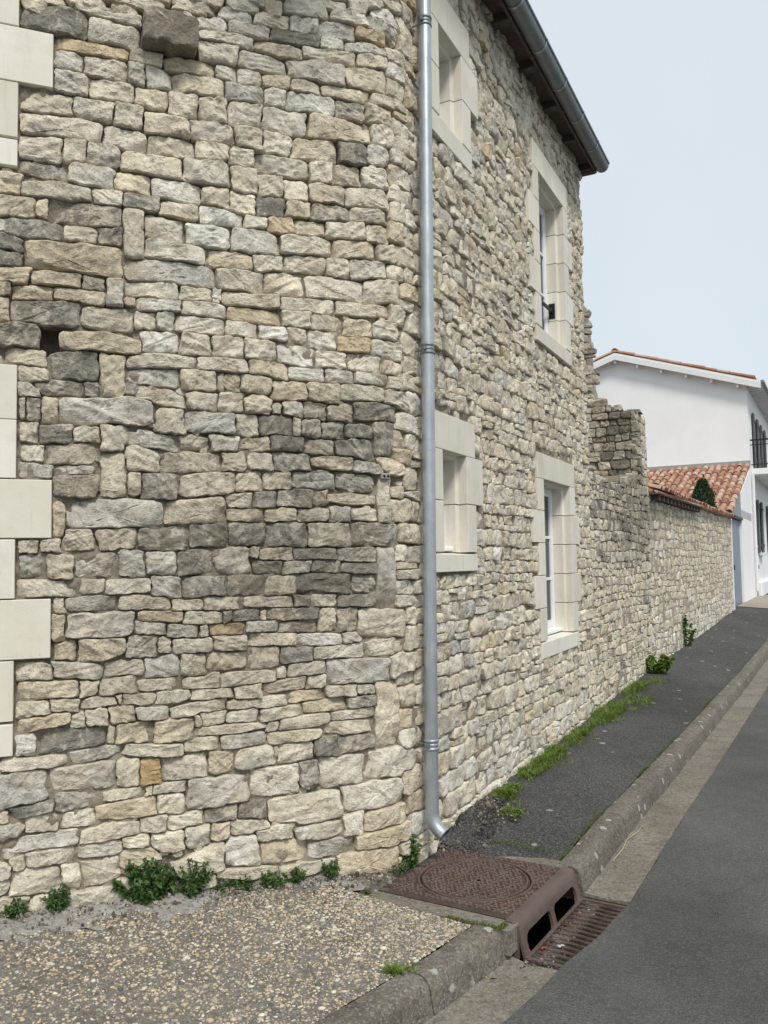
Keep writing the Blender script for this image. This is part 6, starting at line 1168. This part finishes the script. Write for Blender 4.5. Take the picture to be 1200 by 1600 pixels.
s_b = np.arange(.9, 9, .15); q_ = S2(s_b, np.full_like(s_b, .14), z_wall(s_b)+.004); q_ = moss_line(q_, .06, 12000, .010); s_q = (q_-K)@DR; ms.append(q_[(np.sin(s_q*3.1)+.8*np.sin(s_q*7.7+1)+g.normal(0, .5, len(q_))) > .5])
ms.append(moss_line(S2([.53, .56, .55, .57], [.30, .42, .55, .68], [-.055, -.058, -.065, -.078]), .016, 420, .006))
pts = np.concatenate(ms); dn = np.tile([0, 0, .8], (len(pts), 1)).astype(float)
o = leaf_cloud(pts, dn, .010, g, M['moss'], 'moss', None, None, .6); prop(o, 'thin green moss along kerb joint and wall foot', 'moss', kind='stuff')
# crumbled earth and grit by the pipe
n = 3200; s_c = g.uniform(.36, 1.5, n); oc = np.abs(g.normal(0, .11, n))*np.interp(s_c, [.3, .7, 1.5], [.8, 1.2, .5])+.02
z_c = np.interp(s_c, [.36, .75, 1.5], [-.10, .01, .005])+.004
sc = np.exp(g.normal(math.log(.0042), .45, n)); X = iv[None]*(sc[:, None]*g.uniform(.6, 1.4, (n, 3)))[:, None]+S2(s_c, oc, z_c)[:, None]
GC = np.array([(.045, .045, .047), (.03, .03, .03), (.12, .10, .08), (.4, .37, .31), (.2, .17, .13)]); pk = g.choice(5, n, p=[.42, .24, .22, .03, .09])
o = build('gravel', X.reshape(-1, 3), [(jf[None]+(np.arange(n)*len(iv))[:, None, None]).reshape(-1, 3)], M['pebble'], None, False, None, np.repeat(np.concatenate([GC[pk], np.ones((n, 1))], 1), len(iv), 0)); prop(o, 'loose dark grit and earth by the downpipe outlet', 'grit', kind='stuff')
n = 1900; s_c = g.uniform(-3.2, -.15, n); oc = np.abs(g.normal(0, .05, n))+.005; oc[n//2:] = np.abs(g.normal(0, .16, n-n//2)); sc = np.exp(g.normal(math.log(.0034), .5, n))
X = iv[None]*(sc[:, None]*g.uniform(.6, 1.5, (n, 3)))[:, None]+house_map(s_c, oc, z_wall(s_c)+.014-.05*np.clip(oc, 0, .3))[:, None]
SCo = np.array([(.10, .08, .06), (.18, .15, .11), (.06, .05, .04), (.42, .38, .31), (.26, .23, .18)])
o = build('soil_crumbs', X.reshape(-1, 3), [(jf[None]+(np.arange(n)*len(iv))[:, None, None]).reshape(-1, 3)], M['pebble'], None, False, None, np.repeat(np.concatenate([SCo[g.choice(5, n, p=[.22, .28, .1, .18, .22])], np.ones((n, 1))], 1), len(iv), 0)); prop(o, 'dark soil crumbs along the foot of the left wall', 'soil', kind='stuff')
n = 900; u_ = g.uniform(HS+.08, HS+.40, n); o_ = g.normal(.40, .07, n); k = n//2; u_[k:] = g.uniform(HS+.09, HS+.2, n-k); o_[k:] = g.uniform(-.4, .42, n-k)
sc = np.exp(g.normal(math.log(.0030), .45, n)); X = iv[None]*(sc[:, None]*g.uniform(.6, 1.6, (n, 3)))[:, None]+fp(u_, o_, np.where(o_ > .43, ZG-.002, ZG-.012))[:, None]
o = build('debris', X.reshape(-1, 3), [(jf[None]+(np.arange(n)*len(iv))[:, None, None]).reshape(-1, 3)], M['pebble'], None, False, None, np.repeat(np.concatenate([GC[g.choice(5, n, p=[.2, .2, .4, .03, .17])]*1.2, np.ones((n, 1))], 1), len(iv), 0)); prop(o, 'brown dirt crumbs in and round the grate', 'debris', kind='stuff')
V, F_ = tube([kpt(np.array(s), np.array(e), z_kerb(s)-KH+.012) for s, e in ((.95, .05), (1.15, .06), (1.35, .04), (1.55, .07), (1.7, .06))], .0035, 6); o = build('dry_stalk', V, F_, M['straw'], None, True); prop(o, 'dry straw stalk lying in the gutter channel past the drain', 'stalk')
def flat_leaf(name, p, r, mat, label, cat):
    n = 10; V = [np.array(p)+np.array([r*math.cos(6.283*k/n)*(1.6 if k % 5 == 0 else 1), r*.6*math.sin(6.283*k/n), .004+.006*math.sin(k*1.7)]) for k in range(n)]+[np.array(p)+np.array([0, 0, .010])]
    F_ = [(k, (k+1) % n, n) for k in range(n)]; bm = bmesh.new(); vv = [bm.verts.new(v) for v in V]; [bm.faces.new([vv[i] for i in f]) for f in F_]
    bmesh.ops.solidify(bm, geom=bm.faces[:], thickness=.0015); o = bm_obj(name, bm, mat); prop(o, label, cat)
flat_leaf('dead_leaf', kpt(np.array(-.72), np.array(.05), z_kerb(-.7)-KH+.004), .022, M['straw'], 'curled tan dead leaf in the gutter below the kerb', 'leaf')
flat_leaf('litter', fp(GU0+.03, .30, ZG+.002), .010, simple('orange litter', (.75, .16, .04), None, rough=.6), 'small orange scrap on the drain grate', 'litter')
flat_leaf('litter', fp(GU0+.10, .24, ZG+.004), .014, M['pvc'], 'small white scrap on the drain grate', 'litter')
